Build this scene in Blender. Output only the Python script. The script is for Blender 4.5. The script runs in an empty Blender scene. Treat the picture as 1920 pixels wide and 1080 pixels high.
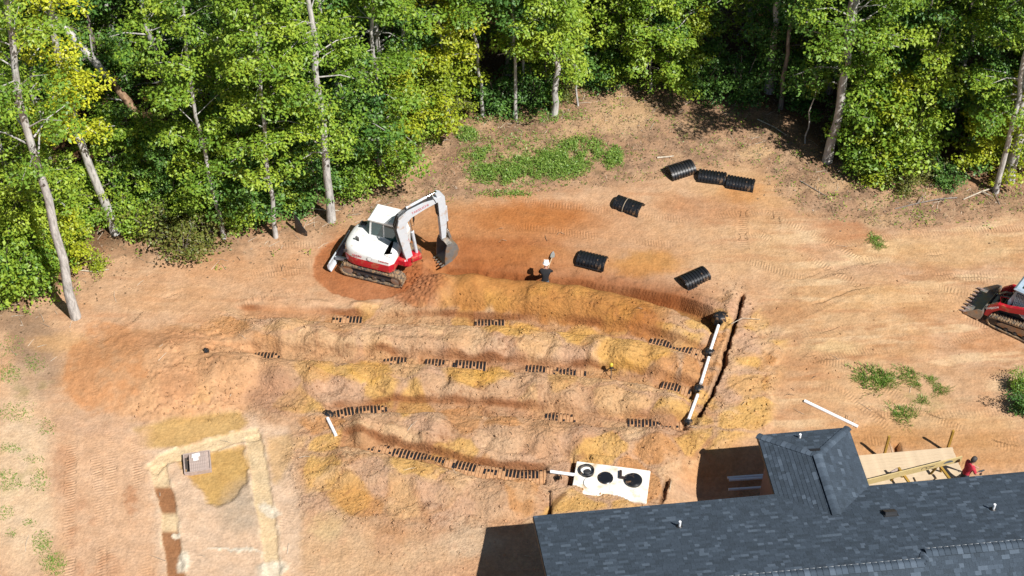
import bpy, bmesh, math, random
import numpy as np
from mathutils import Vector, Matrix

R = math.radians
SC = bpy.context.scene
COL = SC.collection

# ------------------------------------------------------------------ camera
FPX = 2850.0                       # focal length in photograph pixels (1920 wide)
PITCH = R(44.5)
DIST = 64.8
CAM = Vector((0.0, -DIST * math.cos(PITCH), DIST * math.sin(PITCH)))
FWD = Vector((0, math.cos(PITCH), -math.sin(PITCH)))
UPV = Vector((0, math.sin(PITCH), math.cos(PITCH)))
cam_d = bpy.data.cameras.new('camera')
cam_d.sensor_width = 36.0
cam_d.lens = 36.0 * FPX / 1920.0
cam_d.clip_start = 0.5
cam_d.clip_end = 2000.0
cam = bpy.data.objects.new('camera', cam_d)
COL.objects.link(cam)
cam.location = CAM
cam.rotation_euler = (math.pi / 2 - PITCH, 0, 0)
SC.camera = cam

# ------------------------------------------------------------------ light
SUN_EL = R(51)
SUN_DIR = Vector((0.70 * math.cos(SUN_EL), -0.714 * math.cos(SUN_EL), math.sin(SUN_EL))).normalized()
world = bpy.data.worlds.new('World')
SC.world = world
world.use_nodes = True
wn = world.node_tree
for n in list(wn.nodes):
    wn.nodes.remove(n)
sky = wn.nodes.new('ShaderNodeTexSky')
sky.sky_type = 'NISHITA'
sky.sun_disc = False
sky.sun_elevation = SUN_EL
sky.sun_rotation = math.atan2(SUN_DIR.x, SUN_DIR.y)
sky.air_density = 1.0
sky.dust_density = 0.6
bg = wn.nodes.new('ShaderNodeBackground')
bg.inputs['Strength'].default_value = 0.05
wo = wn.nodes.new('ShaderNodeOutputWorld')
wn.links.new(sky.outputs[0], bg.inputs[0])
wn.links.new(bg.outputs[0], wo.inputs[0])
sun_d = bpy.data.lights.new('sun', 'SUN')
sun_d.energy = 5.0
sun_d.angle = R(0.5)
sun_d.color = (1.0, 0.965, 0.915)
sun = bpy.data.objects.new('sun', sun_d)
COL.objects.link(sun)
sun.location = (30, -30, 60)
sun.rotation_euler = SUN_DIR.to_track_quat('Z', 'Y').to_euler()

SC.view_settings.view_transform = 'Standard'
SC.view_settings.look = 'None'
SC.view_settings.gamma = 1.0
SC.view_settings.use_curve_mapping = False
SC.view_settings.exposure = 0.50
SC.render.engine = 'CYCLES'
SC.cycles.max_bounces = 6
SC.cycles.diffuse_bounces = 3
SC.cycles.transparent_max_bounces = 6

# ------------------------------------------------------------------ survey helpers
def P(u, v, z=0.0):
    """point of the place at height z that was surveyed at photograph position (u, v)"""
    d = FWD * FPX + Vector((1, 0, 0)) * (u - 960.0) + UPV * (540.0 - v)
    t = (z - CAM.z) / d.z
    return CAM + d * t

def PY(u, v, y):
    d = FWD * FPX + Vector((1, 0, 0)) * (u - 960.0) + UPV * (540.0 - v)
    t = (y - CAM.y) / d.y
    return CAM + d * t

def UVpix(x, y, z=0.0):
    ry = y - CAM.y
    rz = z - CAM.z
    dep = ry * FWD.y + rz * FWD.z
    return 960.0 + FPX * x / dep, 540.0 - FPX * (ry * UPV.y + rz * UPV.z) / dep

def s2l(c):
    c = np.asarray(c, float) / 255.0
    return np.where(c <= 0.04045, c / 12.92, ((c + 0.055) / 1.055) ** 2.4)

def A(r, g, b, k=0.62):
    """albedo of a surface that photographs as sRGB r,g,b in full sun"""
    return tuple(float(x) for x in s2l((r, g, b)) * k)

# ------------------------------------------------------------------ noise
def _hash(ix, iy, seed):
    h = (ix.astype(np.int64) * 374761393 + iy.astype(np.int64) * 668265263 + seed * 1274126177) & 0x7fffffff
    h = ((h ^ (h >> 13)) * 1274126177) & 0x7fffffff
    return ((h ^ (h >> 16)) & 0xffffff) / float(0xffffff)

def vnoise(x, y, seed=0):
    ix = np.floor(x); iy = np.floor(y)
    fx = x - ix; fy = y - iy
    fx = fx * fx * fx * (fx * (fx * 6 - 15) + 10)
    fy = fy * fy * fy * (fy * (fy * 6 - 15) + 10)
    a = _hash(ix, iy, seed); b = _hash(ix + 1, iy, seed)
    c = _hash(ix, iy + 1, seed); d = _hash(ix + 1, iy + 1, seed)
    return (a + (b - a) * fx) * (1 - fy) + (c + (d - c) * fx) * fy

def fbm(x, y, seed=0, octv=4, gain=0.5):
    s = np.zeros_like(x); a = 1.0; t = 0.0
    for i in range(octv):
        c, sn = math.cos(0.6 + i * 1.1), math.sin(0.6 + i * 1.1)
        s += a * (vnoise((x * c - y * sn) * 2 ** i + 17.3 * i, (x * sn + y * c) * 2 ** i - 9.1 * i, seed + i) - 0.5)
        t += a; a *= gain
    return s / t * 2.0          # about -1..1

def worley(x, y, seed=0):
    ix = np.floor(x); iy = np.floor(y)
    f1 = np.full_like(x, 9.0); f2 = np.full_like(x, 9.0); idv = np.zeros_like(x)
    for dx in (-1, 0, 1):
        for dy in (-1, 0, 1):
            cx = ix + dx; cy = iy + dy
            px = cx + _hash(cx, cy, seed); py = cy + _hash(cx, cy, seed + 71)
            d = np.hypot(px - x, py - y)
            m = d < f1
            f2 = np.where(m, f1, np.minimum(f2, d))
            idv = np.where(m, _hash(cx, cy, seed + 133), idv)
            f1 = np.where(m, d, f1)
    return f1, f2, idv

def sstep(a, b, x):
    t = np.clip((x - a) / (b - a), 0, 1)
    return t * t * (3 - 2 * t)

def polydist(x, y, pts):
    """signed distance to a polyline (positive on its left), arclength"""
    best = np.full_like(x, 1e9); sd = np.zeros_like(x); al = np.zeros_like(x); acc = 0.0
    for (x0, y0), (x1, y1) in zip(pts[:-1], pts[1:]):
        dx, dy = x1 - x0, y1 - y0
        L = math.hypot(dx, dy)
        t = np.clip(((x - x0) * dx + (y - y0) * dy) / (L * L), 0, 1)
        qx = x - (x0 + t * dx); qy = y - (y0 + t * dy)
        d = np.hypot(qx, qy)
        side = np.sign(dx * qy - dy * qx)
        m = d < best
        best = np.where(m, d, best); sd = np.where(m, d * side, sd); al = np.where(m, acc + t * L, al)
        acc += L
    return sd, al, acc

def polymask(U, V, pts, soft):
    """1 inside polygon fading over 'soft' units outside/inside"""
    inside = np.zeros(U.shape, bool); dist = np.full_like(U, 1e9)
    n = len(pts)
    for i in range(n):
        x0, y0 = pts[i]; x1, y1 = pts[(i + 1) % n]
        c = ((y0 > V) != (y1 > V)) & (U < (x1 - x0) * (V - y0) / ((y1 - y0) if y1 != y0 else 1e-9) + x0)
        inside ^= c
        dx, dy = x1 - x0, y1 - y0
        t = np.clip(((U - x0) * dx + (V - y0) * dy) / (dx * dx + dy * dy), 0, 1)
        dist = np.minimum(dist, np.hypot(U - x0 - t * dx, V - y0 - t * dy))
    sd = np.where(inside, dist, -dist)
    return sstep(-soft, soft, sd)

# ------------------------------------------------------------------ object helpers
def prop(o, label=None, cat=None, group=None, kind=None):
    if label: o['label'] = label
    if cat: o['category'] = cat
    if group: o['group'] = group
    if kind: o['kind'] = kind
    return o

def empty(name, loc=(0, 0, 0), rz=0.0, label=None, cat=None, group=None):
    o = bpy.data.objects.new(name, None)
    o.empty_display_size = 0.2
    COL.objects.link(o)
    o.location = loc
    o.rotation_euler = (0, 0, rz)
    return prop(o, label, cat, group)

class MB:
    def __init__(self):
        self.v = []; self.f = []; self.m = []; self.M = None; self.mi = 0
    def add(self, vs, fs):
        b = len(self.v)
        for p in vs:
            p = Vector(p)
            if self.M is not None: p = self.M @ p
            self.v.append(tuple(p))
        for f in fs:
            self.f.append([b + i for i in f]); self.m.append(self.mi)
        return self
    def box(self, c, s, rz=0.0, ch=0.0, M=None):
        x, y, z = s[0] / 2, s[1] / 2, s[2] / 2
        if ch <= 0:
            vs = [(-x, -y, -z), (x, -y, -z), (x, y, -z), (-x, y, -z), (-x, -y, z), (x, -y, z), (x, y, z), (-x, y, z)]
            fs = [(0, 3, 2, 1), (4, 5, 6, 7), (0, 1, 5, 4), (1, 2, 6, 5), (2, 3, 7, 6), (3, 0, 4, 7)]
        else:
            ch = min(ch, x * .9, y * .9, z * .9)
            def ring(a, b, zz):
                k = ch
                return [(-a + k, -b, zz), (a - k, -b, zz), (a, -b + k, zz), (a, b - k, zz), (a - k, b, zz), (-a + k, b, zz), (-a, b - k, zz), (-a, -b + k, zz)]
            vs = ring(x - ch * .7, y - ch * .7, -z) + ring(x, y, -z + ch) + ring(x, y, z - ch) + ring(x - ch * .7, y - ch * .7, z)
            fs = [tuple(range(7, -1, -1)), tuple(range(24, 32))]
            for k in range(3):
                for i in range(8):
                    j = (i + 1) % 8
                    fs.append((k * 8 + i, k * 8 + j, k * 8 + 8 + j, k * 8 + 8 + i))
        T = Matrix.Translation(Vector(c)) @ (M if M is not None else Matrix.Rotation(rz, 4, 'Z'))
        return self.add([T @ Vector(p) for p in vs], fs)
    def bar(self, p0, p1, w, h, ch=0.0):
        p0 = Vector(p0); p1 = Vector(p1); d = p1 - p0
        q = d.to_track_quat('X', 'Z').to_matrix().to_4x4()
        return self.box((p0 + p1) / 2, (d.length, w, h), ch=ch, M=q)
    def tube(self, path, rad, n=8, caps=True):
        path = [Vector(p) for p in path]
        if not hasattr(rad, '__len__'): rad = [rad] * len(path)
        vs = []; fs = []; prev = None
        for i, p in enumerate(path):
            t = (path[min(i + 1, len(path) - 1)] - path[max(i - 1, 0)]).normalized()
            if prev is None:
                a = t.cross(Vector((0, 0, 1)))
                if a.length < 1e-3: a = t.cross(Vector((1, 0, 0)))
            else:
                a = prev - t * prev.dot(t)
            a.normalize(); b = t.cross(a); prev = a
            for k in range(n):
                an = 2 * math.pi * k / n
                vs.append(p + (a * math.cos(an) + b * math.sin(an)) * rad[i])
        for i in range(len(path) - 1):
            for k in range(n):
                j = (k + 1) % n
                fs.append((i * n + k, i * n + j, (i + 1) * n + j, (i + 1) * n + k))
        if caps:
            fs.append(tuple(range(n - 1, -1, -1))); fs.append(tuple((len(path) - 1) * n + k for k in range(n)))
        return self.add(vs, fs)
    def lathe(self, prof, n=20, c=(0, 0, 0), axis='Z', caps=True):
        vs = []; fs = []
        for r, z in prof:
            for k in range(n):
                a = 2 * math.pi * k / n
                x, y = r * math.cos(a), r * math.sin(a)
                q = (x, y, z) if axis == 'Z' else ((x, -z, y) if axis == 'Y' else (z, x, y))
                vs.append((q[0] + c[0], q[1] + c[1], q[2] + c[2]))
        for i in range(len(prof) - 1):
            for k in range(n):
                j = (k + 1) % n
                fs.append((i * n + k, i * n + j, (i + 1) * n + j, (i + 1) * n + k))
        if caps:
            fs.append(tuple(range(n - 1, -1, -1))); fs.append(tuple((len(prof) - 1) * n + k for k in range(n)))
        return self.add(vs, fs)
    def prism(self, poly, lo, hi, axis='Z'):
        n = len(poly)
        def q(a, b, h):
            return (a, b, h) if axis == 'Z' else ((a, h, b) if axis == 'Y' else (h, a, b))
        vs = [q(a, b, lo) for a, b in poly] + [q(a, b, hi) for a, b in poly]
        fs = [tuple(range(n - 1, -1, -1)), tuple(range(n, 2 * n))]
        for i in range(n):
            j = (i + 1) % n
            fs.append((i, j, n + j, n + i))
        return self.add(vs, fs)
    def loft(self, rings, caps=True, closed=True):
        n = len(rings[0]); vs = [p for r in rings for p in r]; fs = []
        for i in range(len(rings) - 1):
            for k in range(n if closed else n - 1):
                j = (k + 1) % n
                fs.append((i * n + k, i * n + j, (i + 1) * n + j, (i + 1) * n + k))
        if caps and closed:
            fs.append(tuple(range(n - 1, -1, -1))); fs.append(tuple((len(rings) - 1) * n + k for k in range(n)))
        return self.add(vs, fs)
    def mesh(self, name, mats, smooth=None):
        me = bpy.data.meshes.new(name)
        me.from_pydata(self.v, [], self.f)
        mats = mats if isinstance(mats, (list, tuple)) else [mats]
        for m in mats: me.materials.append(m)
        if len(mats) > 1:
            me.polygons.foreach_set('material_index', self.m)
        bm = bmesh.new(); bm.from_mesh(me)
        bmesh.ops.recalc_face_normals(bm, faces=bm.faces)
        bm.to_mesh(me); bm.free()
        if smooth is not None:
            me.polygons.foreach_set('use_smooth', [True] * len(me.polygons))
            me.set_sharp_from_angle(angle=R(smooth))
        me.update()
        return me
    def build(self, name, mats, parent=None, smooth=None):
        return link(name, self.mesh(name, mats, smooth), parent)

def link(name, me, parent=None):
    o = bpy.data.objects.new(name, me)
    COL.objects.link(o)
    if parent is not None: o.parent = parent
    return o

def copy_tree(o, parent=None):
    c = o.copy(); COL.objects.link(c)
    if parent is not None: c.parent = parent
    for ch in list(o.children):
        copy_tree(ch, c)
    return c

def text_mesh(s, size, ext=0.003):
    cu = bpy.data.curves.new('lettering', 'FONT')
    cu.body = s; cu.size = size; cu.extrude = ext; cu.align_x = 'CENTER'; cu.align_y = 'CENTER'
    o = bpy.data.objects.new('lettering', cu); COL.objects.link(o)
    dg = bpy.context.evaluated_depsgraph_get()
    me = bpy.data.meshes.new_from_object(o.evaluated_get(dg))
    bpy.data.objects.remove(o); bpy.data.curves.remove(cu)
    return me

# ------------------------------------------------------------------ materials
MATS = {}
def mat(name, col, rough=0.6, metal=0.0, var=0.12, vscale=6.0, bump=0.0, bscale=40.0, dirt=0.0, dirtcol=A(205, 160, 115), spec=0.5, dscale=3.0):
    if name in MATS: return MATS[name]
    m = bpy.data.materials.new(name); m.use_nodes = True
    nt = m.node_tree; b = nt.nodes['Principled BSDF']
    b.inputs['Roughness'].default_value = rough
    b.inputs['Metallic'].default_value = metal
    b.inputs['Specular IOR Level'].default_value = spec
    tc = nt.nodes.new('ShaderNodeTexCoord')
    nz = nt.nodes.new('ShaderNodeTexNoise'); nz.inputs['Scale'].default_value = vscale; nz.inputs['Detail'].default_value = 5
    nt.links.new(tc.outputs['Object'], nz.inputs['Vector'])
    mp = nt.nodes.new('ShaderNodeMapRange')
    mp.inputs['From Min'].default_value = 0.3; mp.inputs['From Max'].default_value = 0.7
    mp.inputs['To Min'].default_value = 1 - var; mp.inputs['To Max'].default_value = 1 + var
    nt.links.new(nz.outputs['Fac'], mp.inputs['Value'])
    mx = nt.nodes.new('ShaderNodeVectorMath'); mx.operation = 'SCALE'
    mx.inputs[0].default_value = col[:3]
    nt.links.new(mp.outputs[0], mx.inputs['Scale'])
    out = mx.outputs[0]
    if dirt > 0:
        n2 = nt.nodes.new('ShaderNodeTexNoise'); n2.inputs['Scale'].default_value = dscale; n2.inputs['Detail'].default_value = 8
        n2.inputs['Roughness'].default_value = 0.65
        nt.links.new(tc.outputs['Object'], n2.inputs['Vector'])
        r2 = nt.nodes.new('ShaderNodeMapRange'); r2.inputs['From Min'].default_value = 0.62 - dirt * .35; r2.inputs['From Max'].default_value = 0.80 - dirt * .3
        nt.links.new(n2.outputs['Fac'], r2.inputs['Value'])
        mm = nt.nodes.new('ShaderNodeMix'); mm.data_type = 'RGBA'
        nt.links.new(r2.outputs[0], mm.inputs['Factor'])
        nt.links.new(out, mm.inputs['A']); mm.inputs['B'].default_value = (*dirtcol, 1)
        out = mm.outputs['Result']
    nt.links.new(out, b.inputs['Base Color'])
    if bump > 0:
        n3 = nt.nodes.new('ShaderNodeTexNoise'); n3.inputs['Scale'].default_value = bscale; n3.inputs['Detail'].default_value = 4
        nt.links.new(tc.outputs['Object'], n3.inputs['Vector'])
        bp = nt.nodes.new('ShaderNodeBump'); bp.inputs['Strength'].default_value = bump; bp.inputs['Distance'].default_value = 0.02
        nt.links.new(n3.outputs['Fac'], bp.inputs['Height']); nt.links.new(bp.outputs[0], b.inputs['Normal'])
    MATS[name] = m
    return m

WHITE = mat('white_paint', (0.70, 0.71, 0.69), 0.35, dirt=0.16, dirtcol=A(205, 175, 140), var=.04)
RED = mat('red_paint', (0.45, 0.012, 0.025), 0.35, dirt=0.22, var=.1)
DKMETAL = mat('dark_steel', (0.035, 0.035, 0.037), 0.55, dirt=0.15)
GREYARM = mat('pale_grey_paint', (0.52, 0.55, 0.58), 0.4, dirt=0.18, var=.05)
STEEL = mat('worn_steel', (0.30, 0.29, 0.27), 0.42, 0.5, dirt=0.45, var=.2)
CHROME = mat('chrome_rod', (0.75, 0.75, 0.75), 0.15, 1.0, var=.02)
RUBBER = mat('muddy_rubber', (0.06, 0.055, 0.05), 0.8, dirt=0.60, dirtcol=A(190, 155, 115), dscale=7)
BLACK = mat('black_rubber', (0.012, 0.012, 0.013), 0.5)
GLASS = mat('tinted_glass', (0.018, 0.05, 0.05), 0.08, var=.3, vscale=2, spec=.8)
PLASTIC = mat('black_plastic', (0.010, 0.011, 0.013), 0.33, var=.2, dirt=0.12, spec=.6)
PLASTIC_D = mat('muddy_black_plastic', (0.012, 0.013, 0.015), 0.35, dirt=0.30, dscale=5, spec=.6)
PVC = mat('white_pvc', (0.78, 0.79, 0.80), 0.35, var=.03, dirt=.05)
CONC = mat('pale_concrete', (0.74, 0.70, 0.62), 0.8, var=.08, dirt=.34, dirtcol=A(226, 198, 156), bump=.15, dscale=2.2)
DISC = mat('chalky_plaster', (0.76, 0.75, 0.69), 0.8, var=.04)
WOOD = mat('fresh_lumber', A(240, 214, 178, .60), 0.7, var=.12, vscale=3)
WOOD2 = mat('yellow_lumber', A(238, 212, 150, .60), 0.7, var=.1)
WOOD3 = mat('treated_post', A(190, 150, 60, .6), 0.7, var=.1)
WOODB = mat('weathered_brown_boards', A(206, 184, 172, .62), 0.8, var=.2, vscale=9)
SIDING = mat('mauve_siding', A(168, 140, 135, .62), 0.7, var=.04)
TRIM = mat('dark_trim', (0.03, 0.032, 0.036), 0.5)
PALEMETAL = mat('pale_drip_edge', (0.55, 0.56, 0.56), 0.4)
LETTER_R = mat('red_lettering', (0.45, 0.02, 0.04), 0.4)
LETTER_W = mat('white_lettering', (0.8, 0.8, 0.8), 0.4)
LETTER_G = mat('grey_emblem', (0.42, 0.43, 0.44), 0.4)
YELLOW = mat('yellow_plastic', (0.55, 0.42, 0.05), 0.5)
SKIN = mat('skin', (0.42, 0.22, 0.15), 0.55)
HAIR = mat('dark_grey_hair', (0.05, 0.045, 0.042), 0.7, var=.4, vscale=40)

def bark_mat(name, c1, c2):
    m = bpy.data.materials.new(name); m.use_nodes = True
    nt = m.node_tree; b = nt.nodes['Principled BSDF']; b.inputs['Roughness'].default_value = 0.9
    b.inputs['Specular IOR Level'].default_value = 0.2
    tc = nt.nodes.new('ShaderNodeTexCoord'); mp = nt.nodes.new('ShaderNodeMapping'); mp.inputs['Scale'].default_value = (5, 5, 1.2)
    nt.links.new(tc.outputs['Object'], mp.inputs['Vector'])
    n = nt.nodes.new('ShaderNodeTexNoise'); n.inputs['Scale'].default_value = 1.6; n.inputs['Detail'].default_value = 9; n.inputs['Roughness'].default_value = .7
    nt.links.new(mp.outputs[0], n.inputs['Vector'])
    r = nt.nodes.new('ShaderNodeValToRGB')
    r.color_ramp.elements[0].position = .33; r.color_ramp.elements[0].color = (*c1, 1)
    r.color_ramp.elements[1].position = .58; r.color_ramp.elements[1].color = (*c2, 1)
    nt.links.new(n.outputs['Fac'], r.inputs['Fac']); nt.links.new(r.outputs[0], b.inputs['Base Color'])
    bp = nt.nodes.new('ShaderNodeBump'); bp.inputs['Strength'].default_value = .7; bp.inputs['Distance'].default_value = .03
    nt.links.new(n.outputs['Fac'], bp.inputs['Height']); nt.links.new(bp.outputs[0], b.inputs['Normal'])
    return m
BARK = bark_mat('grey_bark', (0.19, 0.18, 0.165), (0.52, 0.50, 0.47))
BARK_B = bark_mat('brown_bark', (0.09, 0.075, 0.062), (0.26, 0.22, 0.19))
BARK_R = bark_mat('rotten_orange_wood', (0.14, 0.07, 0.035), (0.36, 0.24, 0.15))
DEADW = bark_mat('bleached_branch', (0.25, 0.21, 0.16), (0.55, 0.48, 0.38))

def leaf_mat(name, dark, mid, light, trans=0.2):
    m = bpy.data.materials.new(name); m.use_nodes = True
    nt = m.node_tree; b = nt.nodes['Principled BSDF']; b.inputs['Roughness'].default_value = 0.45
    b.inputs['Specular IOR Level'].default_value = 0.35
    at = nt.nodes.new('ShaderNodeAttribute'); at.attribute_name = 'tint'
    oi = nt.nodes.new('ShaderNodeObjectInfo')
    ad = nt.nodes.new('ShaderNodeMath'); ad.operation = 'MULTIPLY_ADD'
    nt.links.new(oi.outputs['Random'], ad.inputs[0]); ad.inputs[1].default_value = 0.26; 
    su = nt.nodes.new('ShaderNodeMath'); su.operation = 'SUBTRACT'; su.inputs[1].default_value = 0.13
    nt.links.new(at.outputs['Fac'], su.inputs[0]); nt.links.new(su.outputs[0], ad.inputs[2])
    r = nt.nodes.new('ShaderNodeValToRGB')
    r.color_ramp.elements[0].position = 0.0; r.color_ramp.elements[0].color = (*dark, 1)
    r.color_ramp.elements[1].position = 1.0; r.color_ramp.elements[1].color = (*light, 1)
    e = r.color_ramp.elements.new(.5); e.color = (*mid, 1)
    nt.links.new(ad.outputs[0], r.inputs['Fac']); nt.links.new(r.outputs[0], b.inputs['Base Color'])
    tr = nt.nodes.new('ShaderNodeBsdfTranslucent')
    hs = nt.nodes.new('ShaderNodeHueSaturation'); hs.inputs['Value'].default_value = 1.5; hs.inputs['Saturation'].default_value = 1.1; hs.inputs['Hue'].default_value = .49
    nt.links.new(r.outputs[0], hs.inputs['Color']); nt.links.new(hs.outputs[0], tr.inputs['Color'])
    mx = nt.nodes.new('ShaderNodeMixShader'); mx.inputs[0].default_value = trans
    out = nt.nodes['Material Output']
    nt.links.new(b.outputs[0], mx.inputs[1]); nt.links.new(tr.outputs[0], mx.inputs[2]); nt.links.new(mx.outputs[0], out.inputs['Surface'])
    return m
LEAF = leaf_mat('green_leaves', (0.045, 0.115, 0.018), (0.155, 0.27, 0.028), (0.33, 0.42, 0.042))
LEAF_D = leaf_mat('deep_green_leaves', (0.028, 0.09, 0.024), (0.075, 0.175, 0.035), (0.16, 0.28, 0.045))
LEAF_Y = leaf_mat('yellow_green_leaves', (0.16, 0.24, 0.02), (0.31, 0.37, 0.025), (0.48, 0.46, 0.03))
LEAF_YY = leaf_mat('yellow_leaves', (0.28, 0.34, 0.02), (0.50, 0.52, 0.03), (0.66, 0.60, 0.05))
LEAF_BR = leaf_mat('olive_brown_leaves', (0.06, 0.09, 0.02), (0.13, 0.16, 0.03), (0.25, 0.19, 0.06))
GRASSM = leaf_mat('grass_blades', (0.07, 0.15, 0.025), (0.15, 0.27, 0.04), (0.29, 0.36, 0.08))
LITTERM = leaf_mat('dry_leaf_litter', (0.09, 0.06, 0.035), (0.20, 0.13, 0.075), (0.36, 0.26, 0.16), trans=.05)

# ================================================================== GROUND
def xy(pts):
    return [tuple(P(u, v)[:2]) for u, v in pts]

ROWPX = {
 'A': [(770, 505), (900, 513), (1000, 522), (1030, 527), (1090, 531), (1180, 547), (1270, 570), (1352, 606)],
 'B': [(430, 585), (560, 590), (680, 597), (800, 600), (930, 603), (1060, 612), (1150, 622), (1230, 636), (1332, 664)],
 'C': [(380, 660), (500, 664), (640, 668), (740, 672), (850, 679), (920, 684), (1010, 689), (1090, 695), (1160, 702), (1230, 714), (1312, 734)],
 'D': [(605, 775), (660, 768), (740, 762), (850, 765), (960, 772), (1060, 780), (1150, 788), (1200, 790), (1292, 793)],
 'E': [(622, 824), (690, 836), (760, 850), (840, 866), (900, 880), (950, 886), (1030, 889)],
}
ROWS = {k: xy(v) for k, v in ROWPX.items()}
OPEN = {  # stretches where the chambers still show
 'B': [(622, 678), (880, 955), (1215, 1332)],
 'C': [(382, 404), (470, 522), (733, 758), (786, 920), (995, 1090), (1226, 1312)],
 'D': [(603, 662), (668, 724), (1040, 1062), (1180, 1295)],
 'E': [(622, 1030)],
}
MANIFOLD = xy([(1351, 600), (1331, 662), (1311, 732), (1290, 796)])
CRACK = xy([(1394, 552), (1376, 610), (1362, 665), (1350, 702), (1334, 738), (1311, 780)])
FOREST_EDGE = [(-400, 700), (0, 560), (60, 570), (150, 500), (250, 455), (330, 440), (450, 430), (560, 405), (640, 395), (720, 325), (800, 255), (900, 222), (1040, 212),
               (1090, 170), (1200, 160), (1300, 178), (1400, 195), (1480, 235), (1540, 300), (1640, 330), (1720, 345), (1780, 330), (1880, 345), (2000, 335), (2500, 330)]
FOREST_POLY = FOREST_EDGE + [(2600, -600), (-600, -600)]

def axis(lo, hi, step, far, grow=1.22):
    a = list(np.arange(lo, hi + 1e-6, step))
    s = step; x = a[-1]
    while x < far:
        s *= grow; x += s; a.append(x)
    s = step; x = a[0]
    while x > -far:
        s *= grow; x -= s; a.insert(0, x)
    return np.array(a)

def graded(parts, far, g0, g1):
    a = []
    for lo, hi, st in parts:
        a += list(np.linspace(lo, hi, max(2, int(round((hi - lo) / st))), endpoint=False))
    hi = parts[-1][1]; a.append(hi)
    st = parts[-1][2]; q = hi
    while q < far: st *= g1; q += st; a.append(q)
    st = parts[0][2]; q = parts[0][0]
    while q > -far: st *= g0; q -= st; a.insert(0, q)
    return np.array(a)
gx = graded([(-22.5, -15.0, .078), (-15.0, 10.5, .050), (10.5, 22.5, .078)], 320, 1.22, 1.22)
gy = graded([(-14.8, -12.2, .07), (-12.2, 1.2, .048), (1.2, 9.0, .075), (9.0, 22.0, .14)], 320, 1.22, 1.2)
X, Y = np.meshgrid(gx, gy)
NX, NY = len(gx), len(gy)
inner = (np.abs(X) < 26) & (Y > -17) & (Y < 24)
UU, VV = UVpix(X, Y)
UU = np.where(Y > -40, UU, 960); VV = np.where(Y > -40, VV, 3000)

wx = fbm(X * .55, Y * .55, 5, 4); wy = fbm(X * .55, Y * .55, 11, 4)      # warps
UW = UU + wx * 16 + fbm(X * 2.3, Y * 2.3, 21, 3) * 7 + fbm(X * 7, Y * 7, 22, 3) * 4
VW = VV + wy * 11 + fbm(X * 2.3, Y * 2.3, 31, 3) * 5 + fbm(X * 7, Y * 7, 32, 3) * 3

n_big = fbm(X * .16, Y * .16, 3, 4)
n_mid = fbm(X * .7, Y * .7, 7, 4)
n_fin = fbm(X * 2.6, Y * 2.6, 9, 4)
fine = fbm(X * 6.5, Y * 6.5, 77, 3)
n_str = fbm(X * .5 + Y * .1, Y * 3.2, 41, 4)                      # streaks along x
w1, w2, wid = worley(X * 2.1 + wx * .6, Y * 2.1 + wy * .6, 4)
c1, c2, cid = worley(X * 4.6 + wx, Y * 4.6 + wy, 14)
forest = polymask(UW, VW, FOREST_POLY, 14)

Z = n_big * .12 + n_mid * .03
Z += forest * .12 + sstep(4, 30, Y) * .5

# ---- base soil colour
col = np.empty(X.shape + (3,))
def cc(r, g, b): return np.array(A(r, g, b))
col[:] = cc(222, 178, 140)
def lay(mask, c, k=1.0):
    w = (np.clip(mask, 0, 1) * k)[..., None]
    col[:] = col * (1 - w) + np.asarray(c) * w
lay(sstep(-.1, .5, n_mid), cc(214, 160, 116), .55)
lay(sstep(.0, .6, n_big), cc(222, 178, 122), .5)
lay(sstep(.1, .6, n_str), cc(210, 152, 110), .45)
lay(sstep(.1, .5, fbm(X * .9 + Y * .3, Y * 5.5, 43, 4)) * .8, cc(238, 196, 154), .4)

rt = sstep(1380, 1500, UU) * sstep(360, 420, VV) * sstep(900, 760, VV)
lay(rt * sstep(.05, .35, fbm(X * .35 + Y * .15, Y * 2.2 - X * .2, 47, 5)), cc(240, 204, 160), .8)
lay(rt * sstep(.1, .4, fbm(X * .45 - Y * .2, Y * 1.6 + X * .1, 57, 5)), cc(198, 144, 100), .65)
# pale, sandy bank under the woods
bank = polymask(UW, VW, [(560, 400), (720, 330), (830, 235), (1000, 215), (1100, 165), (1260, 170), (1450, 225), (1560, 320), (1700, 370), (1920, 350), (1920, 400), (1700, 430), (1500, 400), (1400, 300), (1150, 345), (900, 365), (700, 400)], 22)
lay(bank, cc(198, 158, 126), .9)
lay(bank * sstep(-.12, .22, n_fin + .5 * fine), cc(146, 116, 92), .7)
lay(bank * sstep(.1, .4, fbm(X * 1.4, Y * 1.4, 27, 4)), cc(226, 186, 146), .6)
for (a, b, ra, rb, k) in [(1170, 210, 75, 34, .9), (1060, 262, 40, 18, .7), (790, 305, 30, 26, .6), (905, 235, 45, 14, .4), (1415, 285, 40, 16, .9), (1560, 350, 60, 16, .7), (1660, 410, 60, 14, .5), (1140, 240, 90, 20, .5), (690, 355, 50, 20, .5)]:
    d = np.hypot((UW - a) / ra, (VW - b) / rb); lay(sstep(1.15, .5, d), cc(228, 188, 142), k)
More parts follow.
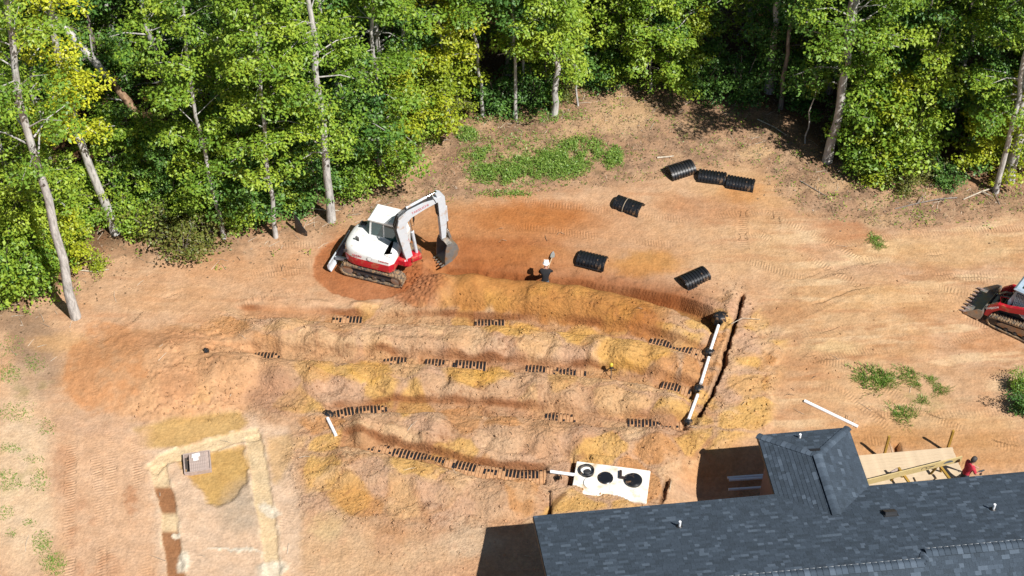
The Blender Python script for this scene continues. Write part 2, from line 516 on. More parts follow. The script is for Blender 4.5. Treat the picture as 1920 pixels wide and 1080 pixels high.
# graded clearing tones
for (a, b, ra, rb, k, c) in [
    (960, 420, 240, 52, .75, cc(198, 128, 70)), (1000, 405, 110, 34, .6, cc(196, 116, 46)), (760, 480, 90, 40, .4, cc(196, 130, 80)),
    (1190, 470, 120, 46, .4, cc(208, 156, 112)), (900, 470, 190, 34, .85, cc(180, 108, 56)), (1010, 485, 160, 26, .5, cc(196, 128, 66)),
    (1215, 497, 85, 22, .75, cc(208, 146, 70)), (1395, 365, 45, 20, .6, cc(220, 150, 76)), (1590, 440, 60, 28, .6, cc(188, 118, 72)),
    (1330, 395, 110, 30, .45, cc(190, 126, 84)), (650, 490, 66, 56, .75, cc(186, 112, 60)), (1470, 590, 70, 34, .5, cc(198, 138, 88)),
    (1640, 655, 170, 22, .35, cc(206, 150, 100)), (1760, 470, 190, 34, .55, cc(228, 186, 132)), (1700, 560, 160, 30, .45, cc(226, 176, 118)),
    (1560, 655, 58, 15, .9, cc(234, 196, 144)), (1480, 700, 80, 40, .45, cc(196, 130, 82)), (1420, 690, 60, 34, .4, cc(222, 160, 84)),
    (1740, 720, 190, 52, .5, cc(224, 184, 142)), (1800, 800, 150, 40, .6, cc(218, 168, 112)), (1640, 820, 120, 30, .6, cc(206, 146, 78)),
    (1840, 850, 120, 40, .6, cc(210, 152, 90)), (1850, 640, 90, 24, .4, cc(204, 142, 90)), (460, 500, 150, 40, .4, cc(216, 160, 112)),
    (330, 560, 140, 30, .45, cc(222, 170, 122)), (700, 420, 120, 22, .3, cc(220, 176, 132)), (1320, 850, 90, 40, .5, cc(212, 148, 84)),
    (60, 640, 60, 50, .8, cc(166, 136, 110)), (30, 600, 60, 30, .7, cc(172, 140, 112)), (70, 700, 60, 40, .6, cc(176, 146, 120)),
    (110, 640, 60, 24, .6, cc(230, 178, 120)), (40, 900, 70, 200, .8, cc(244, 212, 174)), (640, 1040, 160, 60, .6, cc(236, 196, 150)), (200, 790, 120, 24, .6, cc(226, 184, 150)), (760, 960, 60, 60, .4, cc(214, 160, 112)), (1650, 760, 160, 50, .4, cc(230, 188, 140))]:
    d = np.hypot((UW - a) / ra, (VW - b) / rb); lay(sstep(1.25, .45, d), c, k)

dT = np.hypot((UU - 690) / 104, (VV - 500) / 62) + .05 * n_fin
lay(sstep(1.03, .97, dT), cc(188, 116, 68), .85); Z -= .05 * sstep(1.05, .95, dT)
# ---- spoil ground: loads tipped between the trenches
SPOIL = [(560, 590), (800, 566), (1000, 560), (1250, 575), (1400, 560), (1470, 640), (1440, 800), (1260, 880), (1240, 960), (1000, 985), (760, 1000), (560, 960), (530, 860), (560, 780), (440, 790), (250, 780), (300, 650), (420, 580)]
spoil = polymask(UW, VW, SPOIL, 18)
PAL = np.array([A(240, 198, 152), A(242, 190, 108), A(224, 180, 146), A(228, 166, 106), A(240, 192, 138), A(226, 182, 142)])
cidx = np.clip((wid * 977.0) % 1.0 * 6, 0, 5.99).astype(int)
m1, m2, mid_ = worley(X * .62 + wx * .35, Y * .75 + wy * .35, 77)
pidx = np.clip(((mid_ * 513.7) % 1.0) * 6, 0, 5.99).astype(int)
w = (spoil * .85 * sstep(.02, .22, m2 - m1))[..., None]
col[:] = col * (1 - w) + PAL[pidx] * w
lay(spoil * sstep(.25, .7, n_fin), cc(208, 164, 132), .25)
lay(spoil * sstep(.15, .5, fbm(X * .9, Y * 1.2, 19, 4)), cc(240, 198, 156), .5)
mound = np.zeros_like(X)
trench = np.zeros_like(X)
floorc = np.zeros_like(X)
rk = {k: i for i, k in enumerate(ROWS)}
for k, pts in ROWS.items():
    sd, al, tot = polydist(X, Y, pts)
    ends = sstep(0, .7, al) * sstep(tot, tot - .3, al) if k != 'A' else sstep(0, 2.2, al)
    ends = np.where((al <= 0) | (al >= tot), 0, np.maximum(ends, .05))
    jit = fbm(X * 1.3, Y * 1.3, 50 + rk[k], 3)
    lob = .5 + .5 * np.cos(2 * math.pi * (al / 1.45 + .25 * jit + .31 * rk[k]))
    ldh = vnoise(al / 1.45 + 7.0 * rk[k], al * 0 + rk[k] * 3.3, 91)
    hgt = (.28 + .30 * ldh) * (.66 + .34 * lob)
    ctr = -1.05 - .12 * lob
    wid_ = .82 + .12 * lob
    if k == 'A':
        hgt = (.42 + .26 * ldh) * (.80 + .20 * lob) + .05 * n_mid; ctr = -1.2; wid_ = .98
        hgt = hgt * sstep(12.5, 7.5, al) + .15
    if k == 'E':
        hgt = .12 + hgt * .5; wid_ = 1.0
    b = np.clip(1 - ((sd - ctr) / wid_) ** 2, 0, 1) ** .85 * hgt * np.where((al > 0) & (al < tot), 1, 0)
    b *= sstep(0, 1.5, al) * sstep(tot, tot - 1.2, al) if k != 'E' else sstep(0, .8, al) * sstep(tot, tot - .8, al)
    mound = np.maximum(mound, b)
    hw = (.46 if k != 'A' else .50) + .07 * jit
    prof = sstep(hw + .035, hw - .035, np.abs(sd + .05 * jit + .02 * n_fin))
    dep = .13 + .05 * jit
    dep = np.full_like(X, .21) + .06 * jit
    if k == 'A':
        dep = .72 + .14 * sstep(3.6, 4.6, al) * sstep(9.5, 8.0, al)
    for (u0, u1) in OPEN.get(k, []):
        m = sstep(u0 - 6, u0 + 3, UU) * sstep(u1 + 6, u1 - 3, UU)
        dep = dep + m * (.07 + .12 * fbm(X * 1.6, Y * 2.2, 57, 3) + .05 * n_fin)
        floorc = np.maximum(floorc, m * prof)
    trench = np.maximum(trench, prof * dep * np.clip(ends * 1.0, 0, 1))
    # moist subsoil shows in the cut
    cutm = prof * np.clip(ends, 0, 1) * sstep(.05, .3, dep)
    lay(cutm, cc(190, 128, 76) if k != 'A' else cc(186, 132, 62), .6 if k != 'A' else .85)
    # exposed brown lip on the far side of each cut, in stretches
    lip = np.exp(-((sd - hw + .0) / .10) ** 2) * sstep(-.35, .25, fbm(al * .55, al * 0 + 2.0 * rk[k], 63, 2)) * ends
    lay(lip, cc(158, 98, 56), .85)
    Z += .10 * np.exp(-((sd - hw - .34) / .16) ** 2) * sstep(-.3, .3, jit) * ends
    if k == 'A':
        far = sstep(2.0, .3, sd) * sstep(.2, .5, sd) * sstep(.6, 2.4, al) * sstep(14.5, 11, al)
        Z -= .38 * sstep(1.9, .45, sd) * sstep(-.2, .5, sd) * sstep(.4, 2.4, al) * sstep(12.5, 8.0, al)
        lay(far, cc(166, 96, 48), .85)
        hd_ = np.hypot((UW - 790) / 62, (VW - 535) / 50); lay(sstep(1.1, .6, hd_), cc(176, 104, 58), .8); Z += .16 * sstep(1.1, .4, hd_) * (c2 - c1)
    if k == 'A':   # loads of fresh orange subsoil on the near side of the open trench
        fresh = sstep(.25, .0, np.abs(sd + 1.15) - 1.05 + .3 * jit) * sstep(1.0, 2.4, al) * sstep(12.6, 10.5, al)
        lay(fresh, cc(206, 140, 66), .9)
        lay(fresh * sstep(.0, .5, n_mid), cc(188, 116, 58), .6)
        lay(fresh * sstep(.1, .6, -n_mid), cc(230, 172, 84), .5)
# yellow loads
for (a, b, ra, rb, k) in [(965, 618, 60, 24, .85), (890, 708, 56, 28, .9), (930, 705, 40, 24, .8), (700, 700, 45, 26, .8), (1190, 668, 70, 30, .8), (1100, 640, 50, 24, .5), (590, 700, 40, 26, .5), (1060, 720, 30, 26, .5), (650, 930, 40, 40, .5), (510, 840, 34, 30, .6), (1400, 720, 44, 26, .5)]:
    d = np.hypot((UW - a) / ra, (VW - b) / rb); lay(sstep(1.12, .75, d), cc(244, 186, 88), k * .9)
for (a, b, ra, rb, k) in [(1045, 790, 50, 44, .8), (860, 640, 30, 20, .5), (880, 790, 36, 40, .4), (1010, 815, 36, 60, .5)]:
    d = np.hypot((UW - a) / ra, (VW - b) / rb); lay(sstep(1.2, .55, d), cc(226, 174, 126), k)
mound *= 1 - sstep(.12, .0, trench) * 0
Z += mound - trench

# long rounded windrow at the left end of the field
dm = np.hypot((UW - 330) / 235, (VW - 700) / 92)
Z += .40 * sstep(1.05, .35, dm)
lay(sstep(1.02, .88, dm) * sstep(600, 480, UW), cc(224, 170, 122), .75)
d2 = np.hypot((UW - 195) / 80, (VW - 690) / 88); lay(sstep(1.06, .9, d2) * sstep(-.9, .2, n_mid + n_fin), cc(214, 150, 98), .75)
for (a, b, ra, rb, c) in [(420, 705, 60, 50, cc(212, 164, 122)), (520, 740, 70, 36, cc(196, 150, 120)), (440, 720, 50, 34, cc(222, 170, 122)), (300, 640, 90, 26, cc(216, 156, 110)), (560, 660, 90, 30, cc(214, 166, 120)), (330, 730, 50, 40, cc(214, 156, 110))]:
    d = np.hypot((UW - a) / ra, (VW - b) / rb); lay(sstep(1.2, .5, d), c, .65)

# trench of the manifold and the cracked ditch beside it
sd, al, tot = polydist(X, Y, MANIFOLD)
Z -= .14 * sstep(.42, .22, np.abs(sd)) * np.where((al > 0) & (al < tot), 1, 0)
sd, al, tot = polydist(X + wx * .16 + n_fin * .10, Y + wy * .1 + fbm(X * 5, Y * 5, 45, 2) * .09, CRACK)
ck = sstep(.12, .03, np.abs(sd) + .06 * fbm(X * 3, Y * 3, 46, 3)) * np.where((al > 0) & (al < tot), 1, 0)
Z -= .55 * ck; lay(ck, cc(120, 78, 46), .8)
Z += .14 * np.exp(-((sd + .42) / .22) ** 2) * np.where((al > 0) & (al < tot), 1, 0)
for pts in ([(1252, 892), (1246, 912), (1243, 930), (1236, 944)], [(1062, 930), (1048, 940), (1038, 952), (1028, 966)], [(388, 657), (402, 662)], [(1682, 828), (1684, 848)]):
    sd, al, tot = polydist(X + wx * .08, Y + wy * .06, xy(pts))
    m = sstep(.13, .05, np.abs(sd) + .05 * n_fin) * np.where((al > 0) & (al < tot), 1, 0)
    Z -= .4 * m; lay(m, cc(120, 78, 46), .7)

# clods and crusts on the spoil, only faint on the graded soil
low = polymask(UW, VW, [(560, 930), (760, 980), (1000, 950), (1010, 1090), (560, 1090)], 22)
for (a, b, ra, rb, k, c) in [(725, 1005, 34, 50, .6, cc(204, 150, 104)), (885, 1010, 60, 34, .7, cc(232, 202, 168)), (800, 1040, 90, 30, .4, cc(240, 204, 162)), (950, 985, 50, 24, .5, cc(222, 168, 122)), (610, 990, 40, 30, .5, cc(238, 206, 150))]:
    d = np.hypot((UW - a) / ra, (VW - b) / rb); lay(sstep(1.2, .5, d), c, k)
lay(low * sstep(.1, .5, n_fin), cc(212, 166, 130), .4)
rough = np.clip(low * .45 + spoil * .95 * (1 - .65 * sstep(1345, 1400, UU)) + bank * .30 + forest * .3, .06, 1) * sstep(.9, 1.05, dm + sstep(450, 560, UU))
clm = sstep(-.05, .35, fbm(X * .8, Y * .8, 66, 3))
k1, k2, _ = worley(X * 9.5 + wx * 2, Y * 9.5 + wy * 2, 24)
Z += rough * ((.015 + .065 * clm) * (np.minimum(c2 - c1, .35) - .2) + .02 * (np.minimum(w2 - w1, .4) - .2) + .025 * n_fin + .03 * (k2 - k1 - .25) * (.3 + .7 * clm))
Z += (1 - rough) * .012 * n_fin
# little slumped terraces, their broken faces darker and moister
for sd_, sx_, sy_, lv in ((88, .9, 1.6, .13), (98, 1.7, 2.1, .025)):
    q_ = fbm(X * sx_, Y * sy_, sd_, 4); lay(spoil * np.exp(-((q_ - lv) / .03) ** 2) * sstep(-.1, .3, n_mid), cc(160, 108, 72), .55)
Z += spoil * .05 * sstep(.1, .15, fbm(X * .9, Y * 1.6, 88, 4))
Z += spoil * .035 * sstep(.0, .04, fbm(X * 1.7, Y * 2.1, 98, 4))

# ---- footing excavation at the lower left
DITCH = [xy([(284, 880), (300, 862), (380, 838), (440, 818), (484, 812)]), xy([(472, 815), (484, 880), (494, 950), (503, 1010), (512, 1100)]), xy([(298, 868), (312, 950), (326, 1030), (336, 1110)])]
pad = polymask(UW, VW, [(250, 800), (440, 775), (540, 800), (560, 950), (560, 1090), (300, 1090), (270, 900)], 14)
lay(pad, cc(238, 204, 172), .85)
oc = polymask(UW * .5 + UU * .5, VW * .5 + VV * .5, [(252, 800), (330, 783), (450, 772), (462, 790), (440, 808), (330, 836), (265, 838)], 6); lay(oc, cc(218, 174, 104), .9)
oc2 = polymask(UW, VW, [(500, 820), (545, 815), (550, 850), (525, 905), (505, 910)], 8); lay(oc2, cc(222, 178, 116), .6)
mud = polymask(UW * .8 + UU * .2, VW * .8 + VV * .2, [(335, 856), (400, 836), (455, 832), (466, 870), (458, 905), (430, 938), (408, 952), (388, 942), (366, 905), (350, 885)], 7)
lay(mud, cc(216, 172, 98), .95)
Z -= .11 * mud
ash = np.hypot((UW - 452) / 48, (VW - 950) / 62); lay(sstep(1.2, .4, ash), cc(196, 176, 152), .7)
for i, pts in enumerate(DITCH):
    sd, al, tot = polydist(X + wx * .12 + n_fin * .05, Y + wy * .12 + fine * .03, pts)
    on = np.where((al > 0) & (al < tot), 1, 0)
    rw = .30 + .06 * n_mid
    Z -= .06 * sstep(rw + .05, rw - .05, np.abs(sd)) * on
    Z += .02 * np.exp(-((np.abs(sd) - rw - .1) / .08) ** 2) * on * sstep(-.3, .5, n_fin)
    lay(sstep(rw + .04, rw - .04, np.abs(sd)) * on, cc(244, 214, 168), .9)
    lay(np.exp(-((np.abs(sd) - rw - .06) / .05) ** 2) * on * sstep(-.2, .4, n_fin), cc(240, 216, 182), .8)
    if i == 2:
        wet = sstep(rw + .03, rw - .03, np.abs(sd)) * on * np.maximum(sstep(905, 915, VV) * sstep(965, 955, VV), sstep(990, 1000, VV))
        lay(wet, cc(166, 108, 66), .9)
for (a, b, ra, rb) in [(352, 1058, 15, 20), (505, 1068, 34, 16), (498, 955, 18, 14), (440, 1035, 50, 3), (335, 1000, 6, 9)]:
    d = np.hypot((UW - a) / ra, (VW - b) / rb); lay(sstep(1.2, .7, d), cc(246, 232, 208), .9); Z += .04 * sstep(1.2, .6, d) * sstep(-.2, .4, n_fin + .2)
# ground strip with grader and track marks left of the pad
stp = polymask(UW, VW, [(95, 820), (280, 800), (290, 1100), (110, 1100)], 14)
lay(stp, cc(234, 190, 152), .8)
for (a, b, ra, rb, k) in [(120, 870, 18, 60, .4), (150, 1000, 40, 90, .45), (190, 1060, 50, 40, .4), (250, 930, 14, 60, .6), (310, 945, 12, 40, .4)]:
    d = np.hypot((UW - a) / ra, (VW - b) / rb); lay(sstep(1.2, .5, d) * sstep(-.5, .4, n_fin + n_mid), cc(186, 124, 82), k)

# ---- ground falls to the dug-out beside the wing of the house
dug = polymask(UU, VV, [(1262, 845), (1300, 835), (1640, 815), (1700, 1000), (1250, 985)], 26)
Z -= .9 * dug * sstep(830, 905, VV) * sstep(1230, 1330, UU)
Z = np.where(VV > 905, Z * sstep(960, 900, VV) + (1 - sstep(960, 900, VV)) * (n_mid * .02 - .9 * dug * sstep(1230, 1330, UU)), Z) * np.where(UU > 1180, 1, 0) + np.where(UU > 1180, 0, Z)
# level bed for the tank
tk = P(1147, 902)
TKa = polydist(X, Y, xy([(1078, 862), (1068, 908)]))
Z -= .5 * sstep(.16, .06, np.abs(TKa[0])) * np.where((TKa[1] > 0) & (TKa[1] < TKa[2]), 1, 0)
tkm = polymask(UU, VV, [(1084, 866), (1216, 883), (1207, 934), (1100, 913), (1076, 903)], 3)
Z = np.where(tkm > .3, np.minimum(Z, .02), Z)
tb = polymask(UU, VV, [(1030, 920), (1078, 908), (1110, 918), (1165, 930), (1196, 946), (1160, 985), (1030, 985)], 5); Z = np.maximum(Z, tb * (.16 + .08 * n_mid) - (1 - tb) * 9)
tt = polymask(UU, VV, [(1100, 850), (1200, 862), (1200, 878), (1108, 868)], 4); Z = np.maximum(Z, tt * .14 - (1 - tt) * 9)

# ---- tracks of the machines
tu = np.zeros_like(X); tm = np.zeros_like(X)
TR = []
def pair(pts, gauge):
    q = xy(pts); L_, R_ = [], []
    for i in range(len(q)):
        a = Vector(q[max(i - 1, 0)]); c = Vector(q[min(i + 1, len(q) - 1)]); d = (c - a).normalized(); n = Vector((-d.y, d.x)) * gauge / 2
        L_.append(tuple(Vector(q[i]) + n)); R_.append(tuple(Vector(q[i]) - n))
    TR.append(L_); TR.append(R_)
for pts, g in [([(170, 1110), (168, 960), (172, 800)], 1.5), ([(236, 1110), (226, 960), (214, 810)], 1.5),
               ([(1890, 600), (1760, 560), (1620, 570), (1500, 620), (1420, 700)], 1.5), ([(2000, 500), (1800, 492), (1620, 510), (1480, 570)], 1.5), ([(2000, 450), (1820, 452), (1640, 470), (1500, 500), (1420, 480), (1425, 400), (1424, 290)], 1.5),
               ([(2000, 570), (1800, 540), (1640, 528), (1540, 470), (1430, 420), (1300, 430)], 1.5), ([(1460, 660), (1580, 640), (1760, 620), (1990, 560)], 1.5), ([(1480, 690), (1600, 715), (1700, 790), (1840, 850), (1990, 900)], 1.5), ([(2000, 800), (1850, 800), (1700, 810), (1600, 790)], 1.5),
               ([(700, 520), (560, 520), (420, 545), (290, 600), (150, 700), (110, 790)], 1.75), ([(620, 480), (480, 488), (330, 520), (200, 590)], 1.75), ([(1300, 440), (1130, 420), (980, 400), (840, 420), (760, 470)], 1.75), ([(600, 1100), (640, 1020), (720, 960)], 1.5), ([(540, 1100), (560, 1000), (600, 940)], 1.5)]:
    pair(pts, g)
nb_ = sstep(-.30, .45, fbm(X * .45, Y * .45, 83, 3) + .25 * n_fin)
for pts in TR:
    sd, al, tot = polydist(X, Y, pts)
    m = sstep(.27, .12, np.abs(sd) + .05 * n_fin) * sstep(0, 1.2, al) * sstep(tot, tot - 1.2, al) * nb_ * (.55 + .45 * fine)
    upd = m > tm
    tu = np.where(upd, al + sd * .12 + wx * .12, tu); tm = np.where(upd, m, tm)
    Z -= .018 * m; Z += .012 * np.exp(-((np.abs(sd) - .29) / .05) ** 2) * nb_ * np.where((al > 0) & (al < tot), 1, 0)
lay(tm * sstep(-.3, .4, n_mid), cc(204, 152, 110), .35)
tm *= (1 - spoil) * (1 - forest)

# ---- woodland floor and scattered litter
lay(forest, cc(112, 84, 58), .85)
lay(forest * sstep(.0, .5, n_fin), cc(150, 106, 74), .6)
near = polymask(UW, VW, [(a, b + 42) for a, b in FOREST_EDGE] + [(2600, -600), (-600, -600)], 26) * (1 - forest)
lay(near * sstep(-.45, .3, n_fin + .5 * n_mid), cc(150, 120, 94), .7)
# faint green where grass seeds in
for (a, b, ra, rb) in [(20, 880, 60, 60), (60, 720, 50, 30), (90, 1040, 50, 36), (1020, 310, 150, 36), (1650, 715, 60, 18), (1720, 760, 60, 30), (1900, 690, 40, 20)]:
    d = np.hypot((UW - a) / ra, (VW - b) / rb); lay(sstep(1.1, .3, d) * sstep(-.1, .5, n_fin), cc(150, 140, 82), .5)
col *= (1 + .12 * n_fin + .14 * fine)[..., None]
lum = col @ np.array([.3, .55, .15]); col = col * .95 + lum[..., None] * np.array([1.02, .99, .95]) * .05; col *= np.array([.985, .975, .95])
col = np.clip(col, 0.01, .9)

Z = np.where(inner, Z, Z * 0 + sstep(4, 30, Y) * .5)
nv = NX * NY
me = bpy.data.meshes.new('ground')
idx = np.arange(nv).reshape(NY, NX)
quads = np.stack([idx[:-1, :-1], idx[:-1, 1:], idx[1:, 1:], idx[1:, :-1]], -1).reshape(-1, 4)
me.vertices.add(nv); me.loops.add(quads.size); me.polygons.add(len(quads))
me.vertices.foreach_set('co', np.stack([X, Y, Z], -1).astype(np.float32).ravel())
me.loops.foreach_set('vertex_index', quads.astype(np.int32).ravel())
me.polygons.foreach_set('loop_start', np.arange(0, quads.size, 4, dtype=np.int32))
me.polygons.foreach_set('use_smooth', np.ones(len(quads), bool))
me.update(calc_edges=True)
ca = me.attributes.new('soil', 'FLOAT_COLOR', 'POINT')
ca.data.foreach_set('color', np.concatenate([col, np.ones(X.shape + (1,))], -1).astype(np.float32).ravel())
for nm, arr in (('track_u', tu), ('track_m', tm), ('wood', forest), ('rough', np.clip(rough, 0, 1))):
    a_ = me.attributes.new(nm, 'FLOAT', 'POINT'); a_.data.foreach_set('value', arr.astype(np.float32).ravel())
ground = link('ground', me); prop(ground, 'graded and trenched red clay clearing', None, None, 'structure')

def ground_z(x, y):
    i = min(max(int(np.searchsorted(gx, x)) - 1, 0), NX - 2); j = min(max(int(np.searchsorted(gy, y)) - 1, 0), NY - 2)
    fx = (x - gx[i]) / (gx[i + 1] - gx[i]); fy = (y - gy[j]) / (gy[j + 1] - gy[j])
    return float((Z[j, i] * (1 - fx) + Z[j, i + 1] * fx) * (1 - fy) + (Z[j + 1, i] * (1 - fx) + Z[j + 1, i + 1] * fx) * fy)

def G(u, v, dz=0.0):
    p = P(u, v); p.z = ground_z(p.x, p.y)
    for _ in range(3):
        p = P(u, v, p.z); p.z = ground_z(p.x, p.y)
    p.z += dz
    return p

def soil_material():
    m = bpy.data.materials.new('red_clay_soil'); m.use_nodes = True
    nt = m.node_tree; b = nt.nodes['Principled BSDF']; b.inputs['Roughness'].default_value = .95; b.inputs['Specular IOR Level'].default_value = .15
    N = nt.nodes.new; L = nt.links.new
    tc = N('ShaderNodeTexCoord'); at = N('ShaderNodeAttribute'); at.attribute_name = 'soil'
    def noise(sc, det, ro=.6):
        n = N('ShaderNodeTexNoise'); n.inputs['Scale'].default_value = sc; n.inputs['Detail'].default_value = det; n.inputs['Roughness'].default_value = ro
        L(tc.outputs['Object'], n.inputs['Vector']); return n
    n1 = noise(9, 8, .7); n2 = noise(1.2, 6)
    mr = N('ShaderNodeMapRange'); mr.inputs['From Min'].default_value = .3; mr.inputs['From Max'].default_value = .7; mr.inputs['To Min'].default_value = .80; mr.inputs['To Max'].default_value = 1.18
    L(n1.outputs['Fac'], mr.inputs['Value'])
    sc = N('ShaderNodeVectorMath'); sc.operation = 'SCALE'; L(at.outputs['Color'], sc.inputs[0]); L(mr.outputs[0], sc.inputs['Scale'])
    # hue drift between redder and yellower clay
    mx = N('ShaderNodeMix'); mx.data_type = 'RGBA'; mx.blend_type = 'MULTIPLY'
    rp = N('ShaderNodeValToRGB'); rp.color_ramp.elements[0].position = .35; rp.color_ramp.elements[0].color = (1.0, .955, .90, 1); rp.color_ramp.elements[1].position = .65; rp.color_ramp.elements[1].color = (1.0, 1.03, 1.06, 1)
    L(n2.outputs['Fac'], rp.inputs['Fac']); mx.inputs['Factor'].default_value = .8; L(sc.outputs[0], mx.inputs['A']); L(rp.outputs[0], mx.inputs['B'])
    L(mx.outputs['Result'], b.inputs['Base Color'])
    # relief: crumbs + cleat prints of crawler tracks
    r_ = N('ShaderNodeAttribute'); r_.attribute_name = 'rough'
    n3 = noise(22, 6, .75); vo = N('ShaderNodeTexVoronoi'); vo.inputs['Scale'].default_value = 9; L(tc.outputs['Object'], vo.inputs['Vector'])
    h1 = N('ShaderNodeMath'); h1.operation = 'MULTIPLY_ADD'; L(vo.outputs['Distance'], h1.inputs[0]); h1.inputs[1].default_value = .7; L(n3.outputs['Fac'], h1.inputs[2])
    h2 = N('ShaderNodeMath'); h2.operation = 'MULTIPLY_ADD'; L(r_.outputs['Fac'], h2.inputs[0]); h2.inputs[1].default_value = .8; h2.inputs[2].default_value = .38
    h3 = N('ShaderNodeMath'); h3.operation = 'MULTIPLY'; L(h1.outputs[0], h3.inputs[0]); L(h2.outputs[0], h3.inputs[1])
    u = N('ShaderNodeAttribute'); u.attribute_name = 'track_u'; k = N('ShaderNodeAttribute'); k.attribute_name = 'track_m'
    s1 = N('ShaderNodeMath'); s1.operation = 'MULTIPLY'; L(u.outputs['Fac'], s1.inputs[0]); s1.inputs[1].default_value = 2 * math.pi / .125
    s2 = N('ShaderNodeMath'); s2.operation = 'SINE'; L(s1.outputs[0], s2.inputs[0])
    s3 = N('ShaderNodeMath'); s3.operation = 'MULTIPLY'; L(s2.outputs[0], s3.inputs[0]); L(k.outputs['Fac'], s3.inputs[1])
    s4 = N('ShaderNodeMath'); s4.operation = 'MULTIPLY_ADD'; L(s3.outputs[0], s4.inputs[0]); s4.inputs[1].default_value = .32; L(h3.outputs[0], s4.inputs[2])
    bp = N('ShaderNodeBump'); bp.inputs['Strength'].default_value = 1.0; bp.inputs['Distance'].default_value = .05
    L(s4.outputs[0], bp.inputs['Height']); L(bp.outputs[0], b.inputs['Normal'])
    return m
SOIL = soil_material()
me.materials.append(SOIL)

# ================================================================== HOUSE
EZ = 2.9
TP = 5.0 / 12.0
E0 = P(1000, 968, EZ); E1 = P(1920, 885, EZ)
HROT = math.atan2(E1.y - E0.y, E1.x - E0.x)
house = empty('house', (E0.x, E0.y, 0), HROT, 'long house with a charcoal shingle roof and a short hipped rear wing', 'house')
HM = Matrix.Translation((E0.x, E0.y, 0)) @ Matrix.Rotation(HROT, 4, 'Z')
HI = HM.inverted()
def HL(u, v, z): return HI @ P(u, v, z)
LX = (E1 - E0).length + 5.0
wl = HL(1420, 815, EZ); wr = HL(1591, 803, EZ)
WX0, WX1, WY = wl.x, wr.x, (wl.y + wr.y) / 2
WW = WX1 - WX0; WXM = (WX0 + WX1) / 2
def roof_pt(u, v):
    z = EZ
    for _ in range(30):
        q = HL(u, v, z); z = z * .5 + .5 * (EZ - q.y * TP)
    return HL(u, v, z)
rl = roof_pt(1620, 1066); rr = roof_pt(1850, 1027)
R1 = -rl.y; R2 = -rr.y
XS = roof_pt(1737, 1050).x

SHADES = [mat('shingle_charcoal', (0.041, 0.056, 0.074), .9, var=.22, vscale=22, spec=.25), mat('shingle_slate', (0.047, 0.064, 0.085), .9, var=.2, vscale=22, spec=.25),
          mat('shingle_dark', (0.036, 0.049, 0.064), .9, var=.22, vscale=22, spec=.25), mat('shingle_light', (0.080, 0.105, 0.136), .9, var=.15, vscale=22, spec=.25),
          mat('shingle_mid', (0.060, 0.081, 0.107), .9, var=.15, vscale=22, spec=.25)]
rs = random.Random(11)
def shade(): return rs.choices([0, 1, 2, 3, 4], [36, 30, 16, 7, 11])[0]

# walls
wb = MB()
wb.box((LX / 2 + .15, -.42, 1.0), (LX - .9, .16, 3.7))
wb.box((.50, -R1, 1.0), (.16, 2 * R1 - 1.0, 3.7))
wb.prism([(-.45, 2.84), (-2 * R1 + .45, 2.84), (-R1, 2.84 + (R1 - .45) * TP)], .42, .58, axis='X')
wb.build('wall', SIDING, house)
wb = MB()
wb.box((WX0 + .42, WY / 2 - .35, 1.0), (.16, WY - .1, 3.66)); wb.box((WX1 - .42, WY / 2 - .35, 1.0), (.16, WY - .1, 3.66)); wb.box((WXM, WY - .42, 1.0), (WW - .7, .16, 3.64))
wb.build('wall', SIDING, house)
# roof deck
rb = MB()
def slab(q, off=-.012, th=.09):
    """q: 4 or 3 points of a roof plane"""
    q = [Vector(p) for p in q]; n = (q[1] - q[0]).cross(q[2] - q[0]).normalized()
    if n.z < 0: n = -n
    k = len(q)
    vs = [p + n * off for p in q] + [p + n * (off - th) for p in q]
    rb.add(vs, [tuple(range(k)), tuple(range(2 * k - 1, k - 1, -1))] + [(i, (i + 1) % k, k + (i + 1) % k, k + i) for i in range(k)])
def rz_(y): return EZ - y * TP
slab([(0, 0, EZ), (XS, 0, EZ), (XS, -R1, rz_(-R1)), (0, -R1, rz_(-R1))])
slab([(XS, 0, EZ), (LX, 0, EZ), (LX, -R2, rz_(-R2)), (XS, -R2, rz_(-R2))])
slab([(0, -R1, rz_(-R1)), (XS, -R1, rz_(-R1)), (XS, -2 * R1, EZ), (0, -2 * R1, EZ)])
slab([(XS, -R2, rz_(-R2)), (LX, -R2, rz_(-R2)), (LX, -R2 - R1, rz_(-R2) - R1 * TP), (XS, -R2 - R1, rz_(-R2) - R1 * TP)])
hw_ = WW / 2
zr = EZ + hw_ * TP
slab([(WX0, WY, EZ), (WX0, 0, EZ), (WXM, -hw_, zr), (WXM, WY - hw_, zr)])
slab([(WX1, WY, EZ), (WXM, WY - hw_, zr), (WXM, -hw_, zr), (WX1, 0, EZ)])
slab([(WX0, WY, EZ), (WXM, WY - hw_, zr), (WX1, WY, EZ)])
roof = rb.build('roof', TRIM, house)
fb = MB()
fb.box((LX / 2, .012, EZ - .09), (LX, .02, .15)); fb.box((-.012, -R1 * .5, 0), (.02, .01, .01))
fb.add([(-.02, 0, EZ - .02), (-.02, -R1, rz_(-R1) - .02), (-.02, -R1, rz_(-R1) - .2), (-.02, 0, EZ - .2), (0, 0, EZ - .02), (0, -R1, rz_(-R1) - .02), (0, -R1, rz_(-R1) - .2), (0, 0, EZ - .2)],
       [(0, 1, 2, 3), (4, 7, 6, 5), (0, 4, 5, 1), (3, 2, 6, 7), (0, 3, 7, 4), (1, 5, 6, 2)])
fb.box((WX0 - .012, WY / 2, EZ - .09), (.02, WY, .15)); fb.box((WX1 + .012, WY / 2, EZ - .09), (.02, WY, .15)); fb.box((WXM, WY + .012, EZ - .09), (WW + .05, .02, .15))
fb.build('fascia', TRIM, roof)
sb_ = MB()
